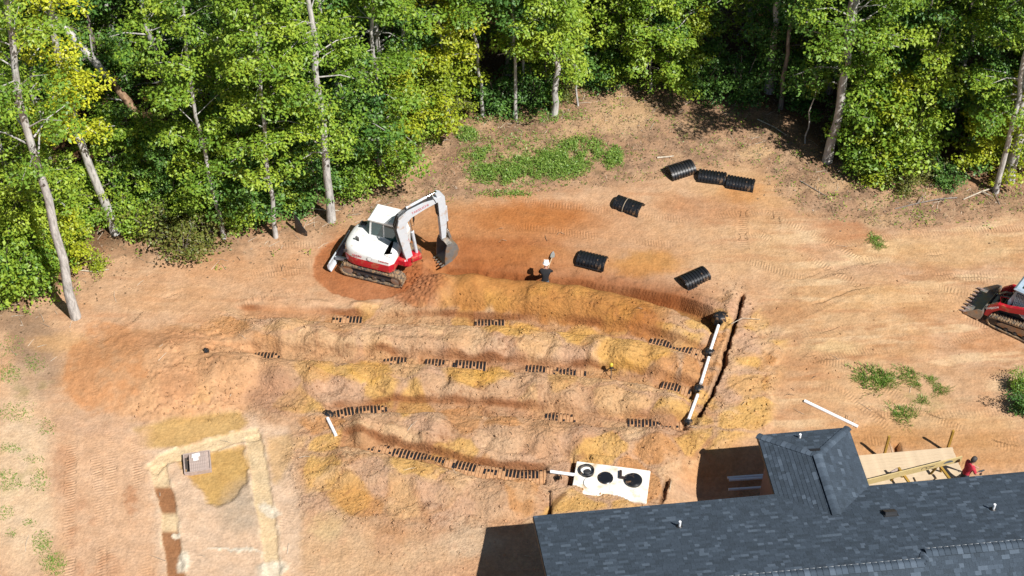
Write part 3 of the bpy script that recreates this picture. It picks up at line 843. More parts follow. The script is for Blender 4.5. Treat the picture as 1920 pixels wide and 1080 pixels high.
sb_.box((WX0 + .18, WY / 2 - .2, EZ - .165), (.34, WY + .1, .015)); sb_.build('soffit', SIDING, roof)

def clip(poly, a, b, c):
    """keep a*x+b*y<=c"""
    out = []
    for i in range(len(poly)):
        p, q = poly[i], poly[(i + 1) % len(poly)]
        dp, dq = a * p[0] + b * p[1] - c, a * q[0] + b * q[1] - c
        if dp <= 0: out.append(p)
        if dp * dq < 0:
            t = dp / (dp - dq); out.append((p[0] + t * (q[0] - p[0]), p[1] + t * (q[1] - p[1])))
    return out
EXPO = 0.145
WID = [.13, .17, .22, .27, .34]
TABS = []           # (origin, U, S, N, u0, s0, width, polygon or None, shade, area)
def shingle_face(O, Ud, Sd, poly):
    O = Vector(O); Ud = Vector(Ud).normalized(); Sd = Vector(Sd).normalized(); Nn = Ud.cross(Sd).normalized()
    if Nn.z < 0: Nn = -Nn
    smax = max(p[1] for p in poly); umin = min(p[0] for p in poly); umax = max(p[0] for p in poly)
    area2 = sum(poly[i][0] * poly[(i + 1) % len(poly)][1] - poly[(i + 1) % len(poly)][0] * poly[i][1] for i in range(len(poly)))
    P2 = poly if area2 > 0 else poly[::-1]
    for i in range(int(smax / EXPO) + 1):
        u = umin - rs.random() * .4; s0 = i * EXPO
        while u < umax:
            w = rs.choice(WID); rect = [(u + .002, s0), (u + w - .002, s0), (u + w - .002, s0 + EXPO + .015), (u + .002, s0 + EXPO + .015)]
            q = rect
            for j in range(len(P2)):
                p0, p1 = P2[j], P2[(j + 1) % len(P2)]
                a, b = (p1[1] - p0[1]), -(p1[0] - p0[0])
                q = clip(q, a, b, a * p0[0] + b * p0[1] + 1e-6)
                if not q: break
            if q and len(q) >= 3:
                full = len(q) == 4 and all(abs(q[k][0] - rect[k][0]) + abs(q[k][1] - rect[k][1]) < 1e-6 for k in range(4))
                c = HM @ (O + Ud * (u + w / 2) + Sd * (s0 + EXPO / 2))
                pu, pv = UVpix(c.x, c.y, c.z)
                vis = -20 < pu < 1940 and pv < 1090
                d = (c - CAM).normalized(); Nw = (HM.to_3x3() @ Nn)
                ar = w * EXPO * max(0, -d.dot(Nw)) / (c - CAM).length ** 2 if vis else 0
                TABS.append((O, Ud, Sd, Nn, u, s0, w, None if full else q, shade(), ar, vis))
            u += w
cs = math.sqrt(1 + TP * TP)
shingle_face((0, 0, EZ), (1, 0, 0), (0, -1, TP), [(0, 0), (XS, 0), (XS, R1 * cs), (0, R1 * cs)])
shingle_face((XS, 0, EZ), (1, 0, 0), (0, -1, TP), [(0, 0), (LX - XS, 0), (LX - XS, R2 * cs), (0, R2 * cs)])
FS = 2.4
shingle_face((0, -R1 - FS, rz_(-R1) - FS * TP), (1, 0, 0), (0, 1, TP), [(0, 0), (XS, 0), (XS, FS * cs), (0, FS * cs)])
shingle_face((XS, -R2 - FS, rz_(-R2) - FS * TP), (1, 0, 0), (0, 1, TP), [(0, 0), (LX - XS, 0), (LX - XS, FS * cs), (0, FS * cs)])
S_ = hw_ * cs
shingle_face((WX0, WY, EZ), (0, -1, 0), (1, 0, TP), [(0, 0), (WY, 0), (WY + hw_, S_), (hw_, S_)])
shingle_face((WX1, WY, EZ), (0, -1, 0), (-1, 0, TP), [(0, 0), (WY, 0), (WY + hw_, S_), (hw_, S_)])
shingle_face((WX0, WY, EZ), (1, 0, 0), (0, -1, TP), [(0, 0), (WW, 0), (hw_, S_)])
full = sorted([t for t in TABS if t[7] is None and t[10]], key=lambda t: -t[9])[:300]
fullset = set(id(t) for t in full)
tabmesh = {}
for t in full:
    O, Ud, Sd, Nn, u, s0, w, _, sh, _, _ = t
    k = (w, sh)
    if k not in tabmesh:
        b = MB(); W = w - .004; H = EXPO + .015
        b.add([(0, 0, -.004), (W, 0, -.004), (W, H, -.008), (0, H, -.008), (0, 0, .014), (W, 0, .014), (W, H, .002), (0, H, .002)],
              [(0, 3, 2, 1), (4, 5, 6, 7), (0, 1, 5, 4), (1, 2, 6, 5), (2, 3, 7, 6), (3, 0, 4, 7)])
        tabmesh[k] = b.mesh('shingle', SHADES[sh])
    o = link('shingle', tabmesh[k], roof)
    M = Matrix((Ud, Sd, Ud.cross(Sd))).transposed().to_4x4()
    if Ud.cross(Sd).z < 0:
        M = Matrix((-Ud, Sd, -Ud.cross(Sd))).transposed().to_4x4(); M.translation = O + Ud * (u + w - .002) + Sd * s0
    else:
        M.translation = O + Ud * (u + .002) + Sd * s0
    o.matrix_local = M
b = MB()
for t in TABS:
    if id(t) in fullset: continue
    O, Ud, Sd, Nn, u, s0, w, q, sh, _, _ = t
    if q is None: q = [(u + .002, s0), (u + w - .002, s0), (u + w - .002, s0 + EXPO + .015), (u + .002, s0 + EXPO + .015)]
    k = len(q); b.mi = sh
    top = [O + Ud * a + Sd * c + Nn * (.014 - .012 * (c - s0) / EXPO) for a, c in q]
    bot = [O + Ud * a + Sd * c - Nn * .006 for a, c in q]
    b.add(top + bot, [tuple(range(k)), tuple(range(2 * k - 1, k - 1, -1))] + [(i, (i + 1) % k, k + (i + 1) % k, k + i) for i in range(k)])
o = b.build('shingles', SHADES, roof); prop(o, kind='stuff')

# ridge and hip caps, one folded shingle after another
def capmesh(sh, half, ln=.24, th=.03, drop=.40):
    b = MB()
    pr = [(-half, -half * drop), (-half * .35, -half * drop * .25), (0, 0), (half * .35, -half * drop * .25), (half, -half * drop)]
    rings = []
    for x, lift in ((0, .018), (ln, .0)):
        rings.append([(x, a, c + lift + th) for a, c in pr] + [(x, a, c + lift) for a, c in reversed(pr)])
    b.loft(rings)
    return b.mesh('ridge_cap', SHADES[sh], 40)
CAPS = {}
def caps(p0, p1, half=.15, lift=.0, drop=TP):
    p0 = Vector(p0); p1 = Vector(p1); d = p1 - p0; n = max(1, int(d.length / .2)); st = d.length / n
    dn = d.normalized(); side = Vector((0, 0, 1)).cross(dn).normalized(); up = dn.cross(side)
    for i in range(n):
        sh = rs.choices([1, 3, 4, 0], [30, 22, 36, 12])[0]
        k = (sh, half, drop)
        if k not in CAPS: CAPS[k] = capmesh(sh, half, drop=drop)
        o = link('ridge_cap', CAPS[k], roof)
        M = Matrix((dn, side, up)).transposed().to_4x4(); M.translation = p0 + dn * (i * st) + up * lift
        o.matrix_local = M
vis_x0 = 3.2
caps((vis_x0, -R1, rz_(-R1)), (XS - .2, -R1, rz_(-R1)), .17, .07)
caps((XS + .1, -R2, rz_(-R2)), (LX - 4.5, -R2, rz_(-R2)), .17, .07)
caps((XS - .2, -R1, rz_(-R1)), (XS + .1, -R2, rz_(-R2)), .14, .02)
caps((WX0, WY, EZ), (WXM, WY - hw_, zr), .14, .0, .3); caps((WX1, WY, EZ), (WXM, WY - hw_, zr), .14, .0, .3)
caps((WXM, WY - hw_, zr), (WXM, -hw_ + .1, zr), .16, .035)
for (xa, xb, Rr, e) in ((vis_x0, XS - .2, R1, 1), (XS + .1, LX - 4.5, R2, 1)):
    b = MB(); z = rz_(-Rr)
    b.box(((xa + xb) / 2, -Rr + .165, z + .015), (xb - xa, .02, .045)); b.build('drip_edge', PALEMETAL, roof)
    b = MB(); b.box(((xa + xb) / 2, -Rr, z + .02), (xb - xa, .28, .05)); b.build('ridge_vent', BLACK, roof)
b = MB(); b.box((WXM, (WY - hw_ - .35 - hw_ * .2) / 2 + .25, zr - .082), (.37, 1.9, .05)); b.build('ridge_vent', BLACK, roof)

# vent pipes and the square vent
for i, (u, v, tall) in enumerate([(1274, 988, .30), (1862, 956, .30)]):
    q = roof_pt(u, v); b = MB(); b.tube([(q.x, q.y, q.z - .05), (q.x, q.y, q.z + tall)], .045, 12); o = b.build('vent_pipe', PVC, house, 40)
    b = MB(); b.lathe([(.13, -.03), (.11, .03), (.05, .07)], 16, (q.x, q.y, q.z)); b.build('pipe_boot', BLACK, o)
q = HL(1499, 823, EZ + .12); b = MB(); b.tube([(q.x, q.y, EZ), (q.x, q.y, q.z + .26)], .045, 12); o = b.build('vent_pipe', PVC, house, 40)
q = roof_pt(1668, 963); b = MB()
MS = Matrix.Rotation(-math.atan(TP), 4, 'X')
b.M = Matrix.Translation(q) @ MS
b.box((0, 0, .02), (.5, .45, .03)); b.prism([(-.17, .03), (.17, .03), (.17, .07), (-.17, .17)], -.2, .2, axis='X')
b.build('roof_vent', TRIM, house)

# ================================================================== DECK AND LUMBER
DZ = 0.30
dk0 = HL(1612, 853, DZ); dk1 = HL(1786, 840, DZ)
DY1 = (dk0.y + dk1.y) / 2; DXA = WX1 + .02; DXB = HL(1797, 868, DZ).x
deck = empty('deck', HM @ Vector((DXA, DY1, 0)), HROT, 'new pale timber deck being framed behind the house beside the hipped wing', 'deck')
DI = Matrix.Translation((-DXA, -DY1, 0))
def dl(x, y, z): return (x - DXA, y - DY1, z)
bw = .14; nb = int((DY1 + .45) / (bw + .005))
bmesh_ = None
for i in range(nb):
    if bmesh_ is None:
        b = MB(); b.box((0, 0, 0), (DXB - DXA, bw, .035), ch=.004); bmesh_ = b.mesh('board', WOOD)
    o = link('board', bmesh_, deck); o.location = dl((DXA + DXB) / 2 + rs.uniform(-.02, .02), DY1 - bw / 2 - i * (bw + .005), DZ + rs.uniform(-.003, .003))
for x in (DXA + .1, (DXA + DXB) / 2, DXB - .1):
    b = MB(); b.box(dl(x, DY1 / 2 - .2, DZ - .13), (.04, DY1 + .4, .2)); b.build('joist', WOOD2, deck)
for (u, v) in ((1661, 853), (1780, 842)):
    q = HL(u, v, DZ); b = MB(); b.box(dl(q.x, DY1 + .05, (DZ + .95 - 1.0) / 2), (.09, .09, DZ + .95 + 1.0), ch=.006); b.build('post', WOOD3, deck)
def sawhorse(u, v, rz, label):
    q = P(u, v, DZ + .02); t = empty('sawhorse', q, rz, label, 'sawhorse', 'sawhorses on the deck')
    b = MB(); b.box((0, 0, .60), (.09, .95, .04)); b.box((0, 0, .55), (.04, .95, .09)); b.build('beam', WOOD3, t)
    for sx in (-1, 1):
        for sy in (-1, 1):
            b = MB(); b.bar((sx * .03, sy * .36, .6), (sx * .24, sy * .42, 0.0), .09, .035); b.build('leg', WOOD3, t)
    return t
sawhorse(1692, 913, HROT + .25, 'yellow wooden sawhorse under the middle of the long board')
sawhorse(1765, 903, HROT + .25, 'yellow wooden sawhorse under the far end of the long board near the man')
z = DZ + .65
p0 = P(1618, 906, z + .15); p1 = P(1803, 860, z + .15)
b = MB(); b.bar(p0, p1, .045, .29); 
o = b.build('plank', WOOD2); prop(o, 'long pale yellow plank lying on edge across the sawhorses', 'plank')
dpl = (p1 - p0).normalized(); npl = Vector((dpl.y, -dpl.x, 0)).normalized(); upl = dpl.cross(npl) * -1
M = Matrix((dpl, Vector((0, 0, 1)), npl)).transposed().to_4x4()
b = MB(); b.M = M; M.translation = p0 + (p1 - p0) * .86 + npl * .026 - Vector((0, 0, .02))
b.prism([(.20 * math.cos(a), .13 * math.sin(a)) for a in np.linspace(0, math.pi, 12)], -.001, .003); b.build('round_notch', mat('notch_grey', (.10, .11, .12), .7), o)
b = MB(); M2 = M.copy(); M2.translation = p0 + (p1 - p0) * .66 + npl * .026; b.M = M2
for (x0, y0, x1, y1) in ((-.28, .06, -.28, -.06), (-.28, .06, .26, .02), (-.1, .05, -.1, -.06), (-.1, -.06, .12, -.05), (.02, .03, .2, -.01)):
    b.bar((x0, y0, .001), (x1, y1, .001), .022, .004)
b.build('pencil_marks', TRIM, o)
b = MB(); b.bar(P(1716, 899, DZ + .08), P(1756, 893, DZ + .08), .2, .05); o = b.build('plank', WOOD); prop(o, 'short pale board offcut lying flat on the deck by the eave', 'plank')
b = MB(); b.bar(P(1668, 889, DZ + .05), P(1686, 879, DZ + .05), .1, .05); o = b.build('plank', WOODB); prop(o, 'short dark wood offcut on the deck beside the hipped wing', 'plank')

# pipes leaning out of the dug-out beside the wing
for i, (a, c, lb) in enumerate([((1364, 896), (1432, 891), 'upper pipe of the close pair in the shade of the wing'), ((1367, 900), (1432, 896), 'lower pipe of the close pair in the shade of the wing'), ((1366, 918), (1428, 914), 'single white pipe lying lowest in the shade beside the wing')]):
    z = ground_z(*P(*a)[:2]) + .55; b = MB(); b.tube([P(*a, z), P(*c, z)], .055, 12); o = b.build('plastic_pipe', PVC, None, 40); prop(o, 'white plastic ' + lb if i < 2 else lb, 'pipe', 'white pipes')

# ================================================================== CHAMBERS
def chamber_mesh(mats, soiled=False, L=1.28, W=.80, H=.32, nr=9):
    b = MB(); rings_o = []; xs = []
    for i in range(nr):
        x0 = -L / 2 + L * i / nr; s = L / nr
        for fx, rib in ((.02, 0), (.06, 0), (.14, 1), (.76, 1), (.84, 0), (.94, 0)):
            xs.append((x0 + fx * s, rib))
    xs.append((L / 2, 0))
    na = 14
    def ring(x, off):
        return [(x, (W / 2 - off) * math.copysign(abs(math.cos(a)) ** .8, math.cos(a)), (H - off) * abs(math.sin(a)) ** .85) for a in np.linspace(0, math.pi, na)]
    for i_ in range(len(xs) - 1):
        b.mi = 1 if soiled and not (xs[i_][1] and xs[i_ + 1][1]) else 0
        b.loft([ring(x, 0 if r else .035) for x, r in xs[i_:i_ + 2]], closed=False)
    b.mi = 0
    b.loft([ring(x, .02 if r else .05) for x, r in xs], closed=False)
    for x in (-L / 2, L / 2):
        b.loft([ring(x, .035), ring(x, .05)], closed=False)
    for sy in (-1, 1):
        b.box((0, sy * (W / 2 + .01), .012), (L, .06, .024))
    return b.mesh('leaching_chamber', mats, 50)
CH = chamber_mesh(PLASTIC); CLAYM = mat('caked_clay', A(214, 164, 118), .95, var=.25, vscale=9, bump=.4)
CHDS = []
for kv in range(6):
    m_ = chamber_mesh([PLASTIC_D, CLAYM], True)
    ce = np.array([tuple(p.center) for p in m_.polygons]); mi_ = np.array([p.material_index for p in m_.polygons])
    nz_ = fbm(ce[:, 0] * 2.6 + 31 * kv, ce[:, 1] * 3.5 + 7 * kv, 400 + kv, 3)
    mi_ = np.where((nz_ > .27) | (ce[:, 1] < -.20 - .12 * nz_), 1, mi_)          # clay that slid back over the ribs
    m_.polygons.foreach_set('material_index', mi_.astype(np.int32)); CHDS.append(m_)
LOOSE = [
 (1276, 319, 25, 24, 'glossy black ribbed chamber leaning on its side, nearest the weed patch of the far three'),
 (1335, 330, -12, -8, 'black ribbed chamber touching the next, middle of the far three'),
 (1388, 341, -15, 0, 'black ribbed chamber at the right end of the far three'),
 (1178, 384, -28, 8, 'black ribbed chamber with a strap lying alone on the graded red clay'),
 (1110, 486, -19, 4, 'black ribbed chamber lying just right of the worker in the open trench'),
 (1301, 519, 31, 6, 'black ribbed chamber lying aslant above the manifold end of the open trench')]
for (u, v, yaw, roll, lb) in LOOSE:
    p = G(u, v + 5); o = link('leaching_chamber', CH); o.location = (p.x, p.y, p.z + abs(math.sin(R(roll))) * .3 - .01)
    o.rotation_euler = (R(roll), 0, R(yaw)); prop(o, lb, 'drain chamber', 'loose black chambers')
    if u == 1178:
        b = MB(); b.tube([(-.12, .43 * math.cos(a), .345 * math.sin(a)) for a in np.linspace(.05, math.pi - .05, 10)], .012, 5); b.build('strap', mat('tan_strap', A(210, 190, 160), .7), o)
# chambers in the trenches
def at_len(pts, s):
    for (x0, y0), (x1, y1) in zip(pts[:-1], pts[1:]):
        L = math.hypot(x1 - x0, y1 - y0)
        if s <= L: return x0 + (x1 - x0) * s / L, y0 + (y1 - y0) * s / L, math.atan2(y1 - y0, x1 - x0)
        s -= L
    return x1, y1, math.atan2(y1 - y0, x1 - x0)
ROWNAME = {'B': 'trench just below the open one', 'C': 'third trench down', 'D': 'fourth trench down', 'E': 'lowest trench leading to the tank'}
WHERE = {('B', 0): 'near the excavator', ('B', 1): 'below the fresh orange spoil', ('B', 2): 'beside the upper end of the white manifold',
         ('C', 0): 'at the far left end', ('C', 1): 'left of the middle', ('C', 2): 'as a scrap just left of the long bare run', ('C', 3): 'in the long bare run mid-field', ('C', 4): 'right of the yellow loads', ('C', 5): 'beside the middle of the white manifold',
         ('D', 0): 'at the left end by the short white pipe', ('D', 1): 'just right of the short white pipe', ('D', 2): 'as a scrap mid-trench', ('D', 3): 'by the foot of the white manifold', ('E', 0): 'from short pipe to tank'}
ORD = ['first', 'second', 'third', 'fourth', 'fifth', 'sixth', 'seventh', 'eighth']
rc = random.Random(5)
for k, segs in OPEN.items():
    pts = ROWS[k]; tot = sum(math.hypot(b[0] - a[0], b[1] - a[1]) for a, b in zip(pts[:-1], pts[1:]))
    for si, (u0, u1) in enumerate(segs):
        s0 = s1 = None
        for j in range(401):
            s = tot * j / 400; x, y, _ = at_len(pts, s); uu = UVpix(x, y)[0]
            if s0 is None and uu >= u0: s0 = s
            if uu <= u1: s1 = s
        n = max(1, int(round((s1 - s0) / 1.26)))
        for i in range(n):
            c = (s0 + s1) / 2 + (i - (n - 1) / 2) * 1.26
            c = min(max(c, .5), tot - .6)
            x, y, a = at_len(pts, c)
            o = link('leaching_chamber', CHDS[rc.randrange(6)]); o.location = (x + .02, y + .05, -.475 + rc.uniform(-.025, .02) + (.03 if k == 'E' else 0)); o.rotation_euler = (R(rc.uniform(-4, 4)), R(rc.uniform(-1.5, 1.5)), a + R(rc.uniform(-2, 2)))
            lab = (f'{ORD[i]} half-buried chamber from the left ' if n > 1 else 'half-buried black chamber ') + WHERE[(k, si)] + ', ' + ROWNAME[k]
            prop(o, ' '.join(lab.split()[:16]), 'drain chamber', 'black chambers bedded in the trenches')

def end_cap(u, v, r, label, dz=0.0):
    p = P(u, v, -.1); b = MB(); n = 18; rings = []
    for rr, zz in ((1.0, -.3), (1.0, .0), (.95, .12), (.8, .22), (.5, .29), (.12, .31)):
        rings.append([(rr * r * (1 + .14 * (j % 2)) * math.cos(2 * math.pi * j / n), rr * r * .85 * (1 + .14 * (j % 2)) * math.sin(2 * math.pi * j / n), zz * r / .32 * .72) for j in range(n)])
    b.loft(rings)
    o = b.build('end_cap', PLASTIC_D, None, 25); o.location = (p.x, p.y, dz); prop(o, label, 'end cap', 'black end caps along the pipes')
    b = MB(); b.lathe([(.085, -.09), (.085, .09), (.065, .09)], 14, (0, -r * .9, .02), axis='Y'); b.build('collar', PLASTIC, o, 50)
    return o
end_cap(1351, 599, .33, 'large round black end cap at the top of the white manifold', .0)
end_cap(1330, 662, .22, 'black end cap at the second joint of the white manifold', -.05)
end_cap(1310, 731, .22, 'black end cap at the third joint of the white manifold', -.05)
end_cap(1290, 792, .17, 'small black end cap at the foot of the white manifold', -.05)
end_cap(612, 779, .30, 'black end cap at the upper end of the short white pipe', -.15)
end_cap(630, 824, .20, 'black elbow cap at the lower end of the short white pipe', -.12)
for (a, c, lb) in [((1347, 610), (1332, 656), 'uppermost white pipe of the manifold'), ((1329, 670), (1314, 719), 'middle white pipe of the manifold'), ((1308, 740), (1291, 786), 'lowest white pipe of the manifold'),
                   ((614, 784), (630, 817), 'short white pipe joining the two lowest left trenches'), ((1032, 884), (1082, 891), 'white pipe running from the lowest trench into the tank')]:
    z = max(.07, max(ground_z(*(P(*a).lerp(P(*c), f_))[:2]) for f_ in (.1, .3, .5, .7, .9)) + .03); b = MB(); b.tube([P(*a, z), P(*c, z)], .066, 14); o = b.build('plastic_pipe', PVC, None, 40); prop(o, lb + ' on red clay' if len(lb.split()) < 6 else lb, 'pipe', 'white pipes')
pa, pb = G(1508, 753, .05), G(1607, 801, .05)
b = MB(); b.tube([pa, pb], .066, 14); b.tube([pb, pb + (pb - pa).normalized() * .02], .072, 14); o = b.build('plastic_pipe', PVC, None, 40); prop(o, 'loose white pipe lying alone on the clay beyond the hipped wing', 'pipe', 'white pipes')
# crushed scrap of black pipe by the tank
p = G(1040, 899); b = MB()
for k in range(5): b.lathe([(.10, -.02), (.13, 0), (.10, .02)], 12, (k * .06, .02 * (k % 2), .03 * (k % 3)), axis='X')
o = b.build('pipe_scrap', PLASTIC_D, None, 40); o.location = p; o.rotation_euler = (0, .2, .3); prop(o, 'scrap of black corrugated pipe lying left of the tank', 'pipe scrap')
p = G(388, 661); b = MB(); b.lathe([(.06, -.1), (.13, -.06), (.13, .06), (.06, .1)], 12, (0, 0, .08), axis='X'); b.box((-.05, 0, .18), (.12, .1, .12), ch=.02)
o = b.build('pipe_scrap', PLASTIC_D, None, 40); o.location = p; prop(o, 'scrap of black plastic at the far left trench end', 'pipe scrap')
# laser or paint marker with yellow cap lying on a spoil load
p = G(1145, 703); t = empty('survey_tripod', p, .3, 'small dark survey tripod with yellow head in the spoil mid-field', 'tripod')
b = MB(); b.lathe([(.04, .52), (.07, .53), (.08, .60), (.06, .66), (.03, .68)], 12); b.build('head', YELLOW, t, 40)
b = MB(); b.lathe([(.03, .36), (.07, .38), (.07, .52)], 10); b.build('mount', DKMETAL, t, 40)
for a in (.3, 2.5, 4.4):
    b = MB(); b.tube([(0, 0, .46), (.36 * math.cos(a), .36 * math.sin(a), -.03)], [.02, .014], 6); b.build('leg', DKMETAL, t)

# ================================================================== TANK
tl = P(1081, 864, .12); tr = P(1220, 882, .12); br = P(1209, 940, .12)
TR_ = math.atan2(tr.y - tl.y, tr.x - tl.x); TL = (tr - tl).length; TW = 1.55
tank = empty('septic_tank', (tl.x, tl.y, 0), TR_, 'white concrete septic tank top with round black lids beside the house', 'tank')
b = MB(); b.box((TL / 2, -TW / 2, -.44), (TL, TW, 1.12), ch=.03); b.build('tank_body', CONC, tank)
def tl_(u, v, z): 
    q = Matrix.Rotation(-TR_, 4, 'Z') @ (P(u, v, z) - Vector((tl.x, tl.y, 0))); return q
q = tl_(1188, 900, .2)
b = MB(); b.lathe([(.31, .10), (.31, .16), (.33, .18), (.33, .22), (.30, .25), (.28, .245), (.27, .255), (.02, .265)], 28, (q.x, q.y, 0)); lid = b.build('lid', PLASTIC, tank, 40)
b = MB()
for a in np.linspace(0, 2 * math.pi, 9)[:-1]: b.lathe([(.012, 0), (.012, .012)], 6, (q.x + .285 * math.cos(a), q.y + .285 * math.sin(a), .243))
b.build('screws', CHROME, lid)
b = MB(); b.box((q.x - .40, q.y + .06, .19), (.22, .1, .07), ch=.01); b.tube([(q.x - .50, q.y + .02, .2), (q.x - .53, q.y + .36, .2)], .055, 10); b.build('handle', mat('dark_brown_plastic', (.03, .02, .018), .5), tank, 40)
q = tl_(1135, 896, .13); b = MB(); b.lathe([(.30, .10), (.30, .135), (.28, .15), (.26, .145), (.25, .155), (.02, .16)], 28, (q.x, q.y, 0)); lid = b.build('lid', PLASTIC, tank, 40)
b = MB()
for a in np.linspace(0, 2 * math.pi, 9)[:-1]: b.lathe([(.012, 0), (.012, .012)], 6, (q.x + .265 * math.cos(a), q.y + .265 * math.sin(a), .142))
b.build('screws', CHROME, lid)
q = tl_(1100, 884, .13); b = MB(); n = 28
prof = [(.29, .10), (.29, .24), (.27, .26), (.235, .26), (.235, .12)]
b.lathe(prof, n, (q.x, q.y, 0), caps=False); b.build('riser_ring', PLASTIC, tank, 40)
b = MB(); b.lathe([(.235, .11), (.235, .125), (.20, .13)], 24, (q.x, q.y, 0)); b.build('riser_floor', DISC, tank)
b = MB(); b.lathe([(.12, .12), (.13, .20), (.09, .22)], 16, (q.x + .04, q.y - .05, 0)); b.box((q.x + .04, q.y - .05, .23), (.22, .035, .03)); b.build('plug', DKMETAL, tank, 40)
q = tl_(1107, 906, .13); b = MB(); b.lathe([(.26, .10), (.26, .16), (.24, .18), (.02, .185)], 28, (q.x, q.y, 0)); b.build('concrete_plug', DISC, tank, 40)

# ================================================================== CRATE ON THE MUD
p = G(371, 872); crate = empty('well_crate', p, R(12), 'low brown slatted crate with a white sheet on the muddy pad', 'crate')
b = MB()
for y in (-.46, .46): b.box((0, y, .1), (1.02, .04, .24))
for x in (-.49, .49): b.box((x, 0, .1), (.04, .88, .24))
b.build('frame', WOODB, crate)
sm = None
for i in range(9):
    if sm is None:
        q = MB(); q.box((0, 0, 0), (.066, .84, .03)); sm = q.mesh('slat', WOODB)
    o = link('slat', sm, crate); o.location = (-.26 + i * .071, 0, .19 + rs.uniform(-.006, .006))
b = MB(); b.box((0, 0, .0), (.96, .86, .04)); b.build('floor_panel', mat('dark_inside', (.05, .04, .035), .9), crate)
b = MB(); b.box((.405, 0, .15), (.13, .84, .03)); b.build('side_board', WOODB, crate)
b = MB(); b.add([(-.17, .40, .215), (.12, .42, .215), (.13, .24, .22), (.06, .23, .222), (.06, .06, .215), (-.13, .05, .215), (-.14, .2, .24), (-.2, .2, .222), (-.17, .40, .221), (.12, .42, .221), (.13, .24, .226), (.06, .23, .228), (.06, .06, .221), (-.13, .05, .221), (-.14, .2, .246), (-.2, .2, .228)],
    [(0, 1, 2, 3, 6, 7), (3, 4, 5, 6), (8, 9, 10, 11, 14, 15)[::-1], (11, 12, 13, 14)[::-1]]); b.build('white_sheet', DISC, crate)
# bent black plastic by the trees
p = G(566, 436); b = MB(); rings = []
for i, (x, y, h) in enumerate([(-.18, .1, .55), (-.14, .0, .62), (-.05, -.05, .5), (.05, -.12, .3), (.16, -.16, .14)]):
    rings.append([(x - .02, y, -.03), (x + .02, y + .02, -.03), (x + .02, y + .03, h), (x - .02, y + .02, h)])
b.loft(rings); o = b.build('plastic_flap', PLASTIC, None, 60); o.location = p; o.scale = (1.5, 1.5, 1.6); prop(o, 'bent piece of black plastic standing by the slim tree above the excavator', 'plastic')

# ================================================================== EXCAVATOR
def beam_prism(mb, pts, halves, w):
    """box girder in the x-z plane: centre line pts, half depth at each, width w along y"""
    pts = [Vector((a, 0, c)) for a, c in pts]; rings = []
    for i, p in enumerate(pts):
        t = (pts[min(i + 1, len(pts) - 1)] - pts[max(i - 1, 0)]).normalized(); n = Vector((-t.z, 0, t.x)); h = halves[i]
        rings.append([p + n * h + Vector((0, w / 2, 0)), p + n * h - Vector((0, w / 2, 0)), p - n * h - Vector((0, w / 2, 0)), p - n * h + Vector((0, w / 2, 0))])
    mb.loft(rings)

def cylinder_ram(name, p0, p1, r, frac, parent, m=None):
    p0 = Vector(p0); p1 = Vector(p1); mid = p0 + (p1 - p0) * frac
    b = MB(); b.tube([p0, mid], r, 12); b.tube([mid - (p1 - p0).normalized() * .04, mid + (p1 - p0).normalized() * .02], r * 1.12, 12); o = b.build(name, m or GREYARM, parent, 40)
    b = MB(); b.tube([mid, p1], r * .55, 10); b.lathe([(r * .9, -r * .8), (r * .9, r * .8)], 10, tuple(p1), axis='Y'); b.build('rod', CHROME, o, 40)
    return o

def track_loop(path, y, w, parent, npad, pad=.03):
    """closed side profile (x,z) swept across the width, with cleats"""
    L = []; n = len(path)
    seg = [math.hypot(path[(i + 1) % n][0] - path[i][0], path[(i + 1) % n][1] - path[i][1]) for i in range(n)]
    tot = sum(seg)
    b = MB(); cx = sum(p[0] for p in path) / n; cz = sum(p[1] for p in path) / n
    def off(i, d):
        p0, p1 = path[i - 1], path[(i + 1) % n]; t = Vector((p1[0] - p0[0], p1[1] - p0[1])).normalized(); nn = Vector((t.y, -t.x))
        if nn.dot(Vector((path[i][0] - cx, path[i][1] - cz))) < 0: nn = -nn
        return path[i][0] + nn.x * d, path[i][1] + nn.y * d
    o_ = [off(i, 0) for i in range(n)]; i_ = [off(i, -.06) for i in range(n)]
    vs = []; fs = []
    for i in range(n):
        vs += [(o_[i][0], y - w / 2, o_[i][1]), (o_[i][0], y + w / 2, o_[i][1]), (i_[i][0], y + w / 2, i_[i][1]), (i_[i][0], y - w / 2, i_[i][1])]
    for i in range(n):
        j = (i + 1) % n
        for k in range(4):
            fs.append((i * 4 + k, i * 4 + (k + 1) % 4, j * 4 + (k + 1) % 4, j * 4 + k))
    b.add(vs, fs)
    for m in range(npad):
        s = tot * m / npad; i = 0
        while s > seg[i]: s -= seg[i]; i = (i + 1) % n
        p0, p1 = Vector(path[i]), Vector(path[(i + 1) % n]); t = (p1 - p0).normalized(); p = p0 + t * s; nn = Vector((t.y, -t.x))
        if nn.dot(p - Vector((cx, cz))) < 0: nn = -nn
        c = p + nn * (pad / 2)
        M = Matrix(((t.x, 0, nn.x, 0), (0, 1, 0, 0), (t.y, 0, nn.y, 0), (0, 0, 0, 1)))
        for sg in (-1, 1):
            b.box((c.x, y + sg * w * .25, c.y), (.045, w * .47, pad * 1.6), M=M @ Matrix.Rotation(sg * .22, 4, 'Z'))
    return b.build('track', RUBBER, parent)

